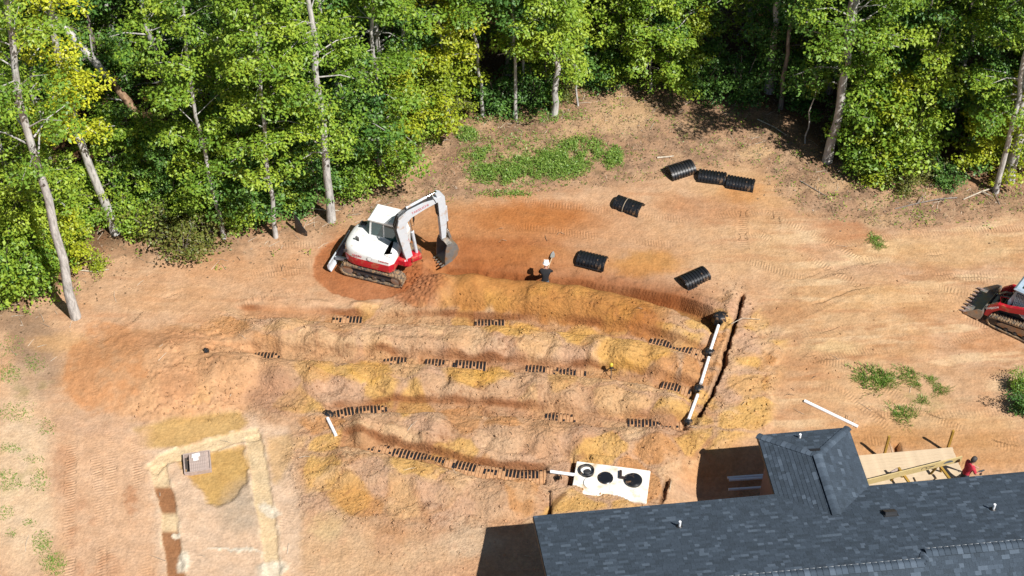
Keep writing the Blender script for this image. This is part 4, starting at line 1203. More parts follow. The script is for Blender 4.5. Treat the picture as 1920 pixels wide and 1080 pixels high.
pf = P(649, 508); pr_ = P(754, 534)
hd = math.atan2(pr_.y - pf.y, pr_.x - pf.x)
nrm = Vector((-math.sin(hd), math.cos(hd), 0))
ctr = (pf + pr_) / 2 + nrm * .82
exz = ground_z(ctr.x, ctr.y) + .02
ex = empty('excavator', (ctr.x, ctr.y, exz), hd, 'white and red crawler excavator with cab digging at the trench head', 'excavator')
def stadium(L, H, z0, n=9, lift=0.0):
    r = H / 2; a = []
    for t in np.linspace(-math.pi / 2, math.pi / 2, n): a.append((L / 2 - r + r * math.cos(t), z0 + r + r * math.sin(t)))
    for t in np.linspace(math.pi / 2, 3 * math.pi / 2, n): a.append((-L / 2 + r + r * math.cos(t), z0 + r + r * math.sin(t)))
    return a
for sy in (-1, 1):
    y = sy * .875; track_loop(stadium(2.86, .60, .03), y, .45, ex, 46)
    b = MB(); b.box((0, y, .30), (2.1, .30, .26), ch=.05); b.box((0, y - sy * 0, .30), (2.2, .1, .34)); fr = b.build('track_frame', DKMETAL, ex)
    for x, r in ((-1.12, .25), (1.12, .23), (-.62, .1), (-.25, .1), (.12, .1), (.5, .1)):
        b = MB(); zc = .33 if abs(x) > 1 else .17
        b.lathe([(r * .45, -.19), (r, -.17), (r, .17), (r * .45, .19)], 18, (x, y, zc), axis='Y'); b.build('wheel', STEEL if abs(x) > 1 else DKMETAL, ex, 40)
b = MB(); b.box((0, 0, .42), (1.2, 1.4, .28), ch=.04); b.lathe([(.5, .5), (.5, .72)], 24); b.build('undercarriage', DKMETAL, ex)
# dozer blade at the tail end
bl = MB(); rings = []
for y in (-1.1, 1.1):
    rings.append([(-1.86, y, .02), (-1.90, y, .02), (-2.02, y, .14), (-2.04, y, .32), (-1.96, y, .50), (-1.90, y, .50), (-1.96, y, .32), (-1.95, y, .16)])
bl.loft(rings); bl.build('blade', GREYARM, ex, 30)
for y in (-.45, .45):
    b = MB(); b.bar((-.6, y, .38), (-1.94, y, .26), .12, .16, ch=.02); b.build('blade_arm', GREYARM, ex)
# upper body
def plan(sc=1.0, fx=1.02, hw=1.06, rear=-1.42, pull=0):
    pts = [(fx - .18, -hw + pull), (fx - pull, -hw + .22), (fx - pull, hw - .22), (fx - .18, hw - pull)]
    for a in np.linspace(math.pi / 2, 3 * math.pi / 2, 15):
        ca, sa = math.cos(a), math.sin(a)
        x = -.45 + (rear + .45 + pull) * -1 * math.copysign(abs(ca) ** .72, ca); y = (hw - pull) * math.copysign(abs(sa) ** .62, sa)
        pts.append((x, y))
    return pts
b = MB(); b.loft([[(x, y, z) for x, y in plan(pull=q)] for z, q in ((.70, .10), (.74, .02), (1.0, 0.0), (1.14, .015))]); b.build('counterweight', RED, ex, 35)
def hood_z(x, y, z):
    if z < 1.3: return z
    f = sstep(.15, .95, np.array(x)) * (0 if y > .1 else 1); f = float(f)
    r = float(sstep(-.7, -1.45, np.array(x)))
    return 1.14 + (z - 1.14) * (1 - .40 * f) * (1 - .10 * r)
b = MB(); rings = []
for z, q in ((1.143, .02), (1.35, .03), (1.50, .06), (1.59, .13), (1.64, .26), (1.66, .45)):
    rings.append([(x, y, hood_z(x, y, z)) for x, y in plan(pull=q)])
b.loft(rings); hood = b.build('hood', WHITE, ex, 50)
b = MB(); b.box((-1.15, -.865, 1.28), (.26, .04, .14), rz=.46, ch=.01); b.build('air_vent', DKMETAL, hood)
b = MB(); b.lathe([(.115, 0), (.115, .012)], 24, (-.12, 0, 0)); e = b.build('emblem_disc', LETTER_G, hood); e.rotation_euler = (R(80), 0, 0); e.location = (.1, -1.05, 1.30)
b = MB(); b.lathe([(.085, .012), (.085, .016)], 24, (-.12, 0, 0)); e2 = b.build('emblem_disc', WHITE, hood); e2.rotation_euler = (R(80), 0, 0); e2.location = (.1, -1.05, 1.30)
def lettering(s, size, m, parent, loc, rot):
    me = text_mesh(s, size); me.materials.append(m); o = link('lettering', me, parent); o.location = loc; o.rotation_euler = rot; return o
lettering('TB290', .17, LETTER_R, hood, (-.62, -1.045, 1.28), (R(86), 0, R(2)))
lettering('TAKEUCHI', .10, LETTER_R, hood, (.62, -1.045, 1.3), (R(86), 0, 0))
b = MB(); b.tube([(-.75, -.5, 1.6), (-.75, -.5, 1.80), (-.85, -.5, 1.86)], .05, 10); b.build('exhaust_pipe', DKMETAL, ex, 40)
b = MB(); b.box((-.95, .55, 1.70), (.3, .2, .1), ch=.03); b.build('air_cleaner', DKMETAL, ex)
# cab
cb = MB()
def cabring(z, x0, x1, y0, y1): return [(x0, y0, z), (x1, y0, z), (x1, y1, z), (x0, y1, z)]
cb.loft([cabring(.8, -.45, .98, .02, 1.05), cabring(1.55, -.48, 1.0, .02, 1.05), cabring(2.42, -.40, .72, .07, 1.0)]); cabo = cb.build('cab', WHITE, ex)
b = MB(); b.loft([cabring(2.42, -.46, .80, .03, 1.04), cabring(2.50, -.48, .82, .01, 1.06), cabring(2.58, -.40, .74, .08, .99)]); b.build('cab_roof', WHITE, cabo)
def pane(pts, t=.012):
    q = [Vector(p) for p in pts]; n = (q[1] - q[0]).cross(q[2] - q[0]).normalized(); c = sum(q, Vector()) / len(q)
    if n.dot(c - Vector((.25, .53, c.z))) < 0: n = -n
    k = len(q); b = MB(); b.add([p + n * t for p in q] + [p - n * .01 for p in q], [tuple(range(k)), tuple(range(2 * k - 1, k - 1, -1))] + [(i, (i + 1) % k, k + (i + 1) % k, k + i) for i in range(k)])
    return b.build('window', GLASS, cabo)
def cy_(z): return .02 + (z - 1.55) / .87 * .05
pane([(-.36, cy_(1.66), 1.68), (.18, cy_(1.66), 1.68), (.18, cy_(2.3), 2.34), (-.31, cy_(2.3), 2.34)])
pane([(.25, cy_(1.55), 1.66), (.86, cy_(1.50), 1.48), (.66, cy_(2.3), 2.34), (.25, cy_(2.3), 2.34)])
pane([(.985, .10, 1.3), (.985, .97, 1.3), (.745, .93, 2.34), (.745, .14, 2.34)])
pane([(-.36, 1.05, 1.5), (.85, 1.05, 1.5), (.66, 1.005, 2.34), (-.31, 1.005, 2.34)])
pane([(-.475, .12, 1.7), (-.475, .95, 1.7), (-.41, .92, 2.34), (-.41, .15, 2.34)])
b = MB(); b.tube([(.95, 1.05, 1.6), (1.12, 1.2, 1.65), (1.12, 1.2, 2.1)], .015, 6); b.box((1.12, 1.2, 2.0), (.03, .16, .28), ch=.01); b.build('mirror', BLACK, cabo)
b = MB(); b.box((.84, .3, 2.5), (.08, .14, .1)); b.box((.84, .78, 2.5), (.08, .14, .1)); b.build('work_light', DKMETAL, cabo)
# swing bracket and arm group; its own plane turned to the left of the body
BAZ = R(31) - hd
b = MB(); b.box((1.12, -.12, .86), (.5, .62, .36), ch=.05); b.lathe([(.2, .62), (.2, 1.08)], 18, (1.32, -.12, 0)); b.build('swing_bracket', RED, ex)
piv = Vector((1.38, -.12, .95))
BMx = Matrix.Translation(piv) @ Matrix.Rotation(BAZ, 4, 'Z')
def arm_part(mb, name, m, parent=None, smooth=None):
    mb.M = None; o = mb.build(name, m, ex if parent is None else parent, smooth)
    if parent is None: o.matrix_local = BMx
    return o
K = (.08, 2.62); T = (2.02, 3.0); Ae = (2.28, .62)
b = MB(); beam_prism(b, [(.0, .0), (-.10, .55), (-.24, 1.4), (-.30, 1.95), (-.22, 2.28), (.10, 2.52), (.8, 2.66), (1.62, 2.74)], [.15, .17, .19, .23, .24, .22, .17, .11], .25)
boom = arm_part(b, 'boom', GREYARM, None, 30)
b = MB(); beam_prism(b, [(1.42, 3.06), (1.54, 2.92), (1.62, 2.74), (1.66, 2.0), (1.68, 1.1), (1.66, .36)], [.06, .13, .17, .17, .14, .09], .22)
stick = arm_part(b, 'arm', GREYARM, None, 30)
b = MB(); b.box((.28, 0, .02), (.5, .46, .3), ch=.05); arm_part(b, 'boom_foot', RED)
def ram(p0, p1, r, frac, y=0):
    o = cylinder_ram('hydraulic_cylinder', (p0[0], y, p0[1]), (p1[0], y, p1[1]), r, frac, ex); o.matrix_local = BMx; return o
ram((.40, .02), (.14, 2.26), .07, .62, -.0)
ram((.02, 2.84), (1.42, 3.08), .06, .66)
ram((1.88, 2.1), (1.92, .75), .05, .6)
for k, yy in enumerate((-.09, -.03, .04, .10)):
    b = MB(); b.tube([(-.32, yy, .5 + .1 * k), (-.47, yy, 1.4), (-.58, yy, 2.1), (-.40, yy, 2.58), (.05, yy, 2.80), (.8, yy, 2.90), (1.25, yy * 1.5, 2.88 + .04 * k), (1.40, yy * 1.3, 2.5), (1.46, yy, 1.8)], .019, 6); arm_part(b, 'hose', BLACK)
b = MB(); b.box((.95, 0, 2.86), (.6, .16, .04), ch=.01); arm_part(b, 'boom_cover', DKMETAL)
l = lettering('TAKEUCHI', .17, LETTER_R, boom, (.6, -.13, 2.60), (R(90), R(-10), 0))
l = lettering('TAKEUCHI', .17, LETTER_R, boom, (.6, .13, 2.60), (R(90), R(10), R(180)))
# bucket, mouth towards the machine
bk = MB(); prof = [(2.30, .52), (2.55, .52), (2.78, .34), (2.86, .02), (2.76, -.28), (2.50, -.50), (2.16, -.60)]
th = .03; n = len(prof); w = .78
inn = []
for i in range(n):
    t = (Vector(prof[min(i + 1, n - 1)]) - Vector(prof[max(i - 1, 0)])).normalized(); inn.append((prof[i][0] - t.y * -th, prof[i][1] - t.x * th) if False else (prof[i][0] + t.y * th, prof[i][1] - t.x * th))
bk.loft([[(a, -w / 2, c) for a, c in prof + inn[::-1]], [(a, w / 2, c) for a, c in prof + inn[::-1]]])
for sy in (-1, 1):
    bk.prism(prof + [(2.16, -.30), (2.22, .30)], sy * w / 2 - .015, sy * w / 2 + .015, axis='Y')
bucket = arm_part(bk, 'bucket', STEEL, None, 30); bucket.matrix_local = BMx @ Matrix.Translation((-.64, 0, -.26))
for k in range(5):
    b = MB(); yy = -w / 2 + .06 + k * (w - .12) / 4
    b.loft([[(2.22, yy - .045, -.57), (2.22, yy + .045, -.57), (2.22, yy + .045, -.63), (2.22, yy - .045, -.63)], [(1.98, yy - .03, -.64), (1.98, yy + .03, -.64), (1.98, yy + .03, -.655), (1.98, yy - .03, -.655)]]); b.build('tooth', STEEL, bucket)
b = MB(); b.prism([(2.18, .72), (2.38, .72), (2.62, .5), (2.30, .5)], -.12, .12, axis='Y'); b.bar((2.52, -.08, 1.0), (2.66, -.08, .5), .05, .1); b.bar((2.52, .08, 1.0), (2.66, .08, .5), .05, .1); b.bar((2.52, 0, 1.0), (2.26, 0, .95), .2, .08)
lk = arm_part(b, 'bucket_linkage', STEEL); lk.matrix_local = BMx @ Matrix.Translation((-.64, 0, -.26))

# ================================================================== TRACK LOADER
lh = R(142)
hv = Vector((math.cos(lh), math.sin(lh), 0)); lv = Vector((-math.sin(lh), math.cos(lh), 0))
lc = P(1854, 612) - hv * .98 - lv * .92
ld = empty('track_loader', (lc.x, lc.y, ground_z(lc.x, lc.y) + .02), lh, 'red compact track loader with grey cab and toothed bucket', 'loader')
def ltrack():
    a = []
    for t in np.linspace(-math.pi / 2, math.pi * .42, 8): a.append((.88 + .26 * math.cos(t), .29 + .26 * math.sin(t)))
    for t in np.linspace(math.pi * .42, math.pi * 1.05, 7): a.append((-.72 + .24 * math.cos(t), .56 + .24 * math.sin(t)))
    for t in np.linspace(math.pi * 1.0, math.pi * 1.5, 5): a.append((-1.0 + .18 * math.cos(t), .21 + .18 * math.sin(t)))
    return a
for sy in (-1, 1):
    track_loop(ltrack(), sy * .78, .36, ld, 44, .028)
    b = MB(); b.box((-.05, sy * .78, .25), (1.7, .2, .2), ch=.03); b.prism([(-.85, .3), (.7, .3), (.55, .42), (-.7, .62)], sy * .78 - .12, sy * .78 + .12, axis='Y'); b.build('track_frame', STEEL, ld)
    for x, z_, r in ((.88, .29, .18), (-.72, .56, .17), (-1.0, .21, .12), (-.5, .16, .09), (-.1, .16, .09), (.3, .16, .09)):
        b = MB(); b.lathe([(r * .5, -.15), (r, -.13), (r, .13), (r * .5, .15)], 16, (x, sy * .78, z_), axis='Y'); b.build('wheel', DKMETAL, ld, 40)
b = MB(); b.box((-.15, 0, .62), (2.0, 1.1, .62), ch=.06); b.build('body', DKMETAL, ld)
b = MB(); b.loft([[(-1.45, -.6, .55), (-.75, -.6, .55), (-.75, .6, .55), (-1.45, .6, .55)], [(-1.5, -.62, 1.1), (-.7, -.62, 1.25), (-.7, .62, 1.25), (-1.5, .62, 1.1)], [(-1.4, -.5, 1.35), (-.7, -.5, 1.6), (-.7, .5, 1.6), (-1.4, .5, 1.35)]]); b.build('engine_cover', RED, ld)
GREYCAB = mat('grey_cab_paint', (.33, .42, .50), .4, dirt=.12)
b = MB(); b.loft([cabring(.85, -.72, .62, -.46, .46), cabring(1.3, -.74, .66, -.47, .47), cabring(2.0, -.70, .46, -.44, .44)]); lcab = b.build('cab', GREYCAB, ld)
b = MB(); b.loft([cabring(2.0, -.80, .56, -.50, .50), cabring(2.06, -.82, .58, -.52, .52), cabring(2.13, -.76, .50, -.46, .46)]); b.build('cab_roof', GREYCAB, lcab)
b = MB(); b.loft([cabring(2.128, -.62, .32, -.34, .34), cabring(2.14, -.60, .30, -.32, .32)]); b.build('roof_window', GLASS, lcab)
for sy in (-1, 1):
    b = MB(); b.prism([(-.55, 1.1), (.5, 1.1), (.40, 1.9), (-.55, 1.9)], sy * .462 - .006, sy * .462 + .008, axis='Y'); g = b.build('side_window', BLACK, lcab)
    b = MB()
    for x in np.linspace(-.5, .42, 15): b.bar((x, sy * .475, 1.1), (x, sy * .475, 1.9), .012, .014)
    for z_ in np.linspace(1.14, 1.86, 12): b.bar((-.55, sy * .475, z_), (.45, sy * .475, z_), .012, .012)
    b.build('mesh_screen', GREYCAB, lcab)
b = MB(); b.prism([(-.38, 1.0), (.38, 1.0), (.34, 1.9), (-.34, 1.9)], 0, .012, axis='X'); g = b.build('front_window', GLASS, lcab); g.location = (.68, 0, 0); g.rotation_euler = (0, R(-14), 0); g.location = (.96, 0, .06)
for sy in (-1, 1):
    y = sy * .68
    b = MB(); b.prism([(-1.25, 1.55), (-1.1, 1.75), (-.3, 1.55), (.55, 1.22), (.95, 1.14), (1.30, .78), (1.36, .30), (1.16, .28), (1.06, .62), (.80, .90), (.45, .98), (-.4, 1.3)], y - .08, y + .08, axis='Y'); la = b.build('lift_arm', RED, ld)
    me_ = text_mesh('TAKEUCHI', .13); me_.materials.append(LETTER_W); o = link('lettering', me_, la); o.location = (1.12, y + sy * .086, .82); o.rotation_euler = (R(90), R(38) if sy < 0 else R(-52 + 14), R(0) if sy < 0 else R(180))
    cylinder_ram('hydraulic_cylinder', (-.75, sy * .57, .75), (.35, sy * .57, 1.08), .06, .6, ld, WHITE)
    b = MB(); b.box((-1.15, y, 1.15), (.4, .14, .9), ch=.03); b.build('arm_tower', RED, ld)
    b = MB(); b.box((1.05, sy * .52, .95), (.03, .05, .05)); b.tube([(.62, sy * .44, .95), (.95, sy * .42, 1.0), (1.0, sy * .42, 1.3), (.64, sy * .44, 1.42)], .016, 6); b.build('hand_rail', RED, ld)
    cylinder_ram('tilt_cylinder', (1.0, sy * .4, .92), (1.38, sy * .4, .55), .05, .55, ld, STEEL)
b = MB(); b.tube([(.62, .46, 1.5), (.9, .55, 1.5), (.9, .55, 1.75), (.55, .46, 1.8)], .016, 6); b.build('mirror_frame', BLACK, lcab)
b = MB(); b.box((1.26, 0, .42), (.16, 1.25, .32), ch=.03); b.build('coupler', STEEL, ld)
bk = MB(); prof = [(1.42, .62), (1.38, .40), (1.40, .16), (1.52, .05), (2.18, .02)]; inn = [(1.46, .60), (1.42, .40), (1.44, .19), (1.54, .09), (2.18, .04)]
w = 1.86
bk.loft([[(a, -w / 2, c) for a, c in prof + inn[::-1]], [(a, w / 2, c) for a, c in prof + inn[::-1]]])
for sy in (-1, 1): bk.prism([(1.42, .62), (1.38, .40), (1.40, .16), (1.52, .05), (2.18, .02), (2.1, .12), (1.62, .58)], sy * w / 2 - .015, sy * w / 2 + .015, axis='Y')
lb_ = bk.build('bucket', STEEL, ld, 30)
for k in range(8):
    yy = -w / 2 + .1 + k * (w - .2) / 7; b = MB(); b.box((2.13, yy, .05), (.16, .09, .05)); b.loft([[(2.2, yy - .04, .02), (2.2, yy + .04, .02), (2.2, yy + .04, .07), (2.2, yy - .04, .07)], [(2.36, yy - .03, .02), (2.36, yy + .03, .02), (2.36, yy + .03, .035), (2.36, yy - .03, .035)]]); b.build('tooth', mat('worn_tooth', (.35, .25, .22), .5, .3), lb_)

# ================================================================== PEOPLE
def figure(name, J, E, mats, cats, root):
    names = list(J); me = bpy.data.meshes.new(name)
    me.from_pydata([J[n][:3] for n in names], [(names.index(a), names.index(b)) for a, b, _ in E], [])
    o = bpy.data.objects.new(name, me); COL.objects.link(o)
    md = o.modifiers.new('skin', 'SKIN'); md.use_smooth_shade = True
    sl = me.skin_vertices[0].data
    for i, n in enumerate(names):
        r = J[n][3]; sl[i].radius = (r, r * (J[n][4] if len(J[n]) > 4 else 1)); sl[i].use_root = n == root
    s_ = o.modifiers.new('sub', 'SUBSURF'); s_.levels = 2; s_.render_levels = 2
    dg = bpy.context.evaluated_depsgraph_get(); dg.update()
    nm = bpy.data.meshes.new_from_object(o.evaluated_get(dg)); o.modifiers.clear(); o.data = nm; bpy.data.meshes.remove(me)
    nm.materials.clear()
    for m in mats: nm.materials.append(m)
    segs = [(Vector(J[a][:3]), Vector(J[b][:3]), k) for a, b, k in E]
    for p in nm.polygons:
        c = Vector(p.center); best = 9; kk = 0
        for a, b, k in segs:
            d = b - a; t = max(0, min(1, (c - a).dot(d) / d.length_squared)); dd = (c - a - d * t).length
            if dd < best: best = dd; kk = k
        p.material_index = kk; p.use_smooth = True
    return o
def fingers(J, E, wrist, tag, dirv, side, curl, mi):
    """palm and five unequal bent fingers hung on the wrist joint"""
    w = Vector(J[wrist][:3]); d = Vector(dirv).normalized(); s = Vector(side).normalized(); c = Vector(curl).normalized()
    J[tag + 'palm'] = (*(w + d * .055), .034); E.append((wrist, tag + 'palm', mi))
    for k, (off, ln) in enumerate(((-.030, .062), (-.010, .072), (.011, .068), (.031, .054))):
        a = w + d * .10 + s * off; m_ = a + d * ln * .45 + c * .012; t = m_ + d * ln * .15 + c * ln * .5
        J[f'{tag}f{k}a'] = (*a, .011); J[f'{tag}f{k}b'] = (*m_, .0095); J[f'{tag}f{k}c'] = (*t, .008)
        E += [(tag + 'palm', f'{tag}f{k}a', mi), (f'{tag}f{k}a', f'{tag}f{k}b', mi), (f'{tag}f{k}b', f'{tag}f{k}c', mi)]
    a = w + d * .045 - s * .045; t = a + d * .035 - s * .015 + c * .03
    J[tag + 'ta'] = (*a, .012); J[tag + 'tb'] = (*t, .009); E += [(tag + 'palm', tag + 'ta', mi), (tag + 'ta', tag + 'tb', mi)]

SHIRT_K = mat('black_shirt', (.010, .010, .012), .85, var=.3); JEANS = mat('faded_blue_jeans', (.10, .125, .15), .85, var=.2, vscale=20); BOOT = mat('brown_boots', (.10, .06, .035), .8)
SHIRT_R = mat('red_shirt', (.50, .03, .055), .8, var=.2, vscale=12); TROUS = mat('dark_trousers', (.05, .05, .06), .9)
# 0 shirt, 1 trousers, 2 skin, 3 boots
def body(lean, arms):
    l = lean
    J = {'pelvis': (0, 0, .95, .15, .8), 'waist': (0, .03 * l, 1.10, .15, .75), 'chest': (0, .13 * l, 1.36, .18, .72), 'neckb': (0, .18 * l, 1.49, .085), 'neck': (0, .20 * l, 1.55, .058), 'jaw': (0, .23 * l + .02, 1.63, .075), 'head': (0, .24 * l, 1.70, .092), 'crown': (0, .24 * l - .005, 1.755, .075), 'nose': (0, .24 * l + .115, 1.672, .014)}
    E = [('pelvis', 'waist', 0), ('waist', 'chest', 0), ('chest', 'neckb', 0), ('neckb', 'neck', 2), ('neck', 'jaw', 2), ('jaw', 'head', 2), ('head', 'crown', 2), ('jaw', 'nose', 2)]
    for s, n in ((1, 'r'), (-1, 'l')):
        J[n + 'sh'] = (s * .20, .14 * l, 1.42, .078); J[n + 'el'] = (*arms[n][0], .052); J[n + 'wr'] = (*arms[n][1], .033)
        J[n + 'slv'] = tuple(Vector(J[n + 'sh'][:3]).lerp(Vector(arms[n][0]), .75)) + (.062,)
        E += [('chest', n + 'sh', 0), (n + 'sh', n + 'slv', 0), (n + 'slv', n + 'el', 0 if arms.get('long') else 2), (n + 'el', n + 'wr', 0 if arms.get('long') else 2)]
        J[n + 'hip'] = (s * .10, .0, .90, .105); J[n + 'kn'] = (s * (.14), arms['knee'][0 if s > 0 else 1], .49, .068); J[n + 'an'] = (s * .15, arms['ank'][0 if s > 0 else 1], .10, .048); J[n + 'toe'] = (s * .17, arms['ank'][0 if s > 0 else 1] + .17, .045, .042)
        E += [('pelvis', n + 'hip', 1), (n + 'hip', n + 'kn', 1), (n + 'kn', n + 'an', 1), (n + 'an', n + 'toe', 3)]
        w = Vector(J[n + 'wr'][:3]); d = (w - Vector(J[n + 'el'][:3])).normalized()
        fingers(J, E, n + 'wr', n, d, Vector((0, 0, 1)).cross(d), (0, 0, -1), 2)
    return J, E
J, E = body(1.3, {'r': ((.27, .40, 1.20), (.08, .62, 1.12)), 'l': ((-.28, .30, 1.18), (-.02, .44, 1.10)), 'knee': (.08, .02), 'ank': (.10, -.12), 'long': True})
p = P(1022, 529, 0); fz = ground_z(p.x, p.y)
w1 = figure('person', J, E, [SHIRT_K, JEANS, SKIN, BOOT], None, 'pelvis'); w1.location = (p.x, p.y, min(fz, -.80)); w1.rotation_euler = (0, 0, R(-6))
prop(w1, 'person in black shirt, jeans and white hard hat shovelling in the open trench', 'person')
b = MB(); b.lathe([(.145, 1.735), (.130, 1.745), (.12, 1.79), (.10, 1.835), (.055, 1.865), (.01, 1.872)], 20, (0, .305, 0)); b.box((0, .46, 1.742), (.2, .1, .012)); b.build('hard_hat', mat('white_hard_hat', (.82, .82, .80), .35, var=.03), w1, 50)
Mw = w1.matrix_basis.copy()
Mw = Matrix.Translation(w1.location) @ Matrix.Rotation(R(-6), 4, 'Z')
sh = empty('shovel', Mw @ Vector((0, .5, 1.08)), R(-6), 'long handled shovel held out by the person in black', 'shovel')
b = MB(); b.tube([(-.06, -.28, .06), (.06, .15, -.0), (.17, .98, -.10)], .019, 8); b.build('handle', WOOD, sh, 40)
b = MB(); b.loft([[(.10, .97, -.10), (.24, .97, -.10), (.24, .97, -.085), (.10, .97, -.085)], [(.09, 1.03, -.12), (.27, 1.03, -.12), (.27, 1.03, -.105), (.09, 1.03, -.105)], [(.10, 1.20, -.12), (.28, 1.20, -.12), (.28, 1.20, -.105), (.10, 1.20, -.105)], [(.17, 1.36, -.10), (.22, 1.36, -.10), (.22, 1.36, -.088), (.17, 1.36, -.088)]]); b.build('blade', mat('bright_steel', (.6, .58, .55), .3, .6), sh)

J, E = body(.9, {'r': ((.30, .20, 1.18), (.22, .44, 1.10)), 'l': ((-.27, .22, 1.16), (-.06, .44, 1.12)), 'knee': (.05, .03), 'ank': (.0, -.05)})
p = P(1806, 922, 0); fz = ground_z(p.x, p.y)
w2 = figure('person', J, E, [SHIRT_R, TROUS, SKIN, BOOT], None, 'pelvis'); p = P(1800, 918, fz); w2.location = (p.x, p.y, fz); w2.rotation_euler = (0, 0, R(-70))
prop(w2, 'person in red shirt with dark hair standing beside the deck holding a tool', 'person')
b = MB(); rings = []
for zz, r in ((1.63, .085), (1.69, .108), (1.75, .108), (1.80, .088), (1.835, .05), (1.842, .01)):
    rings.append([(r * math.cos(a) * .95, .205 + (r * 1.05) * math.sin(a) - (.03 if zz < 1.7 else 0), zz) for a in np.linspace(0, 2 * math.pi, 17)[:-1]])
b.loft(rings); b.build('hair', HAIR, w2, 60)
Mw = Matrix.Translation(w2.location) @ Matrix.Rotation(R(-70), 4, 'Z')
dr = empty('power_drill', Mw @ Vector((.22, .52, 1.06)), R(-70), 'dark cordless drill held by the person in red', 'tool')
b = MB(); b.lathe([(.03, -.1), (.035, .0), (.035, .1), (.015, .15), (.008, .28)], 12, (0, 0, .1), axis='Y'); b.build('barrel', DKMETAL, dr, 40)
b = MB(); b.box((0, 0, .0), (.035, .05, .16), ch=.01); b.box((0, 0, -.09), (.06, .1, .05), ch=.01); b.build('grip', BLACK, dr)

# ================================================================== VEGETATION
rg = np.random.default_rng(42)
def leaf_arrays(C, N, L, W, tint, rgen, droop=.25):
    """one rhombic leaf per centre C with normal N, length L, width W"""
    n = len(C)
    a = rgen.normal(size=(n, 3)); a -= N * np.sum(a * N, 1, keepdims=True); a /= np.linalg.norm(a, axis=1, keepdims=True) + 1e-9
    b = np.cross(N, a)
    L = L[:, None]; W = W[:, None]
    tip = C + a * L * .55 - np.array([0, 0, 1.0]) * L * droop
    base = C - a * L * .45
    v = np.stack([base, C + b * W * .5, tip, C - b * W * .5], 1).reshape(-1, 3)
    return v, np.repeat(tint, 4)
def quad_mesh(name, v, tint, m):
    me = bpy.data.meshes.new(name); n = len(v) // 4
    me.vertices.add(len(v)); me.loops.add(len(v)); me.polygons.add(n)
    me.vertices.foreach_set('co', v.astype(np.float32).ravel())
    me.loops.foreach_set('vertex_index', np.arange(len(v), dtype=np.int32))
    me.polygons.foreach_set('loop_start', np.arange(0, len(v), 4, dtype=np.int32))
    me.update(calc_edges=True)
    a = me.attributes.new('tint', 'FLOAT', 'POINT'); a.data.foreach_set('value', np.clip(tint, 0, 1).astype(np.float32))
    me.materials.append(m)
    return me
def clump_leaves(clumps, per, size, rgen, upb=.9):
    """clumps: list of (centre, rx, rz, tint)"""
    Cs = []; Ns = []; Ls = []; Ts = []
    for c, rx, rz, t in clumps:
        n = max(6, int(per * (rx / .6) ** 1.7 * rgen.uniform(.7, 1.3)))
        d = rgen.normal(size=(n, 3)); d /= np.linalg.norm(d, axis=1, keepdims=True)
        r = rgen.uniform(.25, 1.0, n) ** .5
        p = d * r[:, None] * np.array([rx, rx, rz])
        p += rgen.normal(size=(n, 3)) * .05
        N = d * np.array([.55, .55, .35]) + np.array([0, 0, upb]) + rgen.normal(size=(n, 3)) * .42
        N /= np.linalg.norm(N, axis=1, keepdims=True)
        Cs.append(p + np.array(c)); Ns.append(N)
        Ls.append(size * rgen.uniform(.65, 1.35, n)); Ts.append(np.clip(t + rgen.normal(size=n) * .13, 0, 1))
    C = np.concatenate(Cs); N = np.concatenate(Ns); L = np.concatenate(Ls); T = np.concatenate(Ts)
    return leaf_arrays(C, N, L, L * rgen.uniform(.5, .7, len(L)), T, rgen)

def interp_path(path, t):
    n = len(path) - 1; k = min(int(t * n), n - 1); f = t * n - k
    return Vector(path[k]).lerp(Vector(path[k + 1]), f)

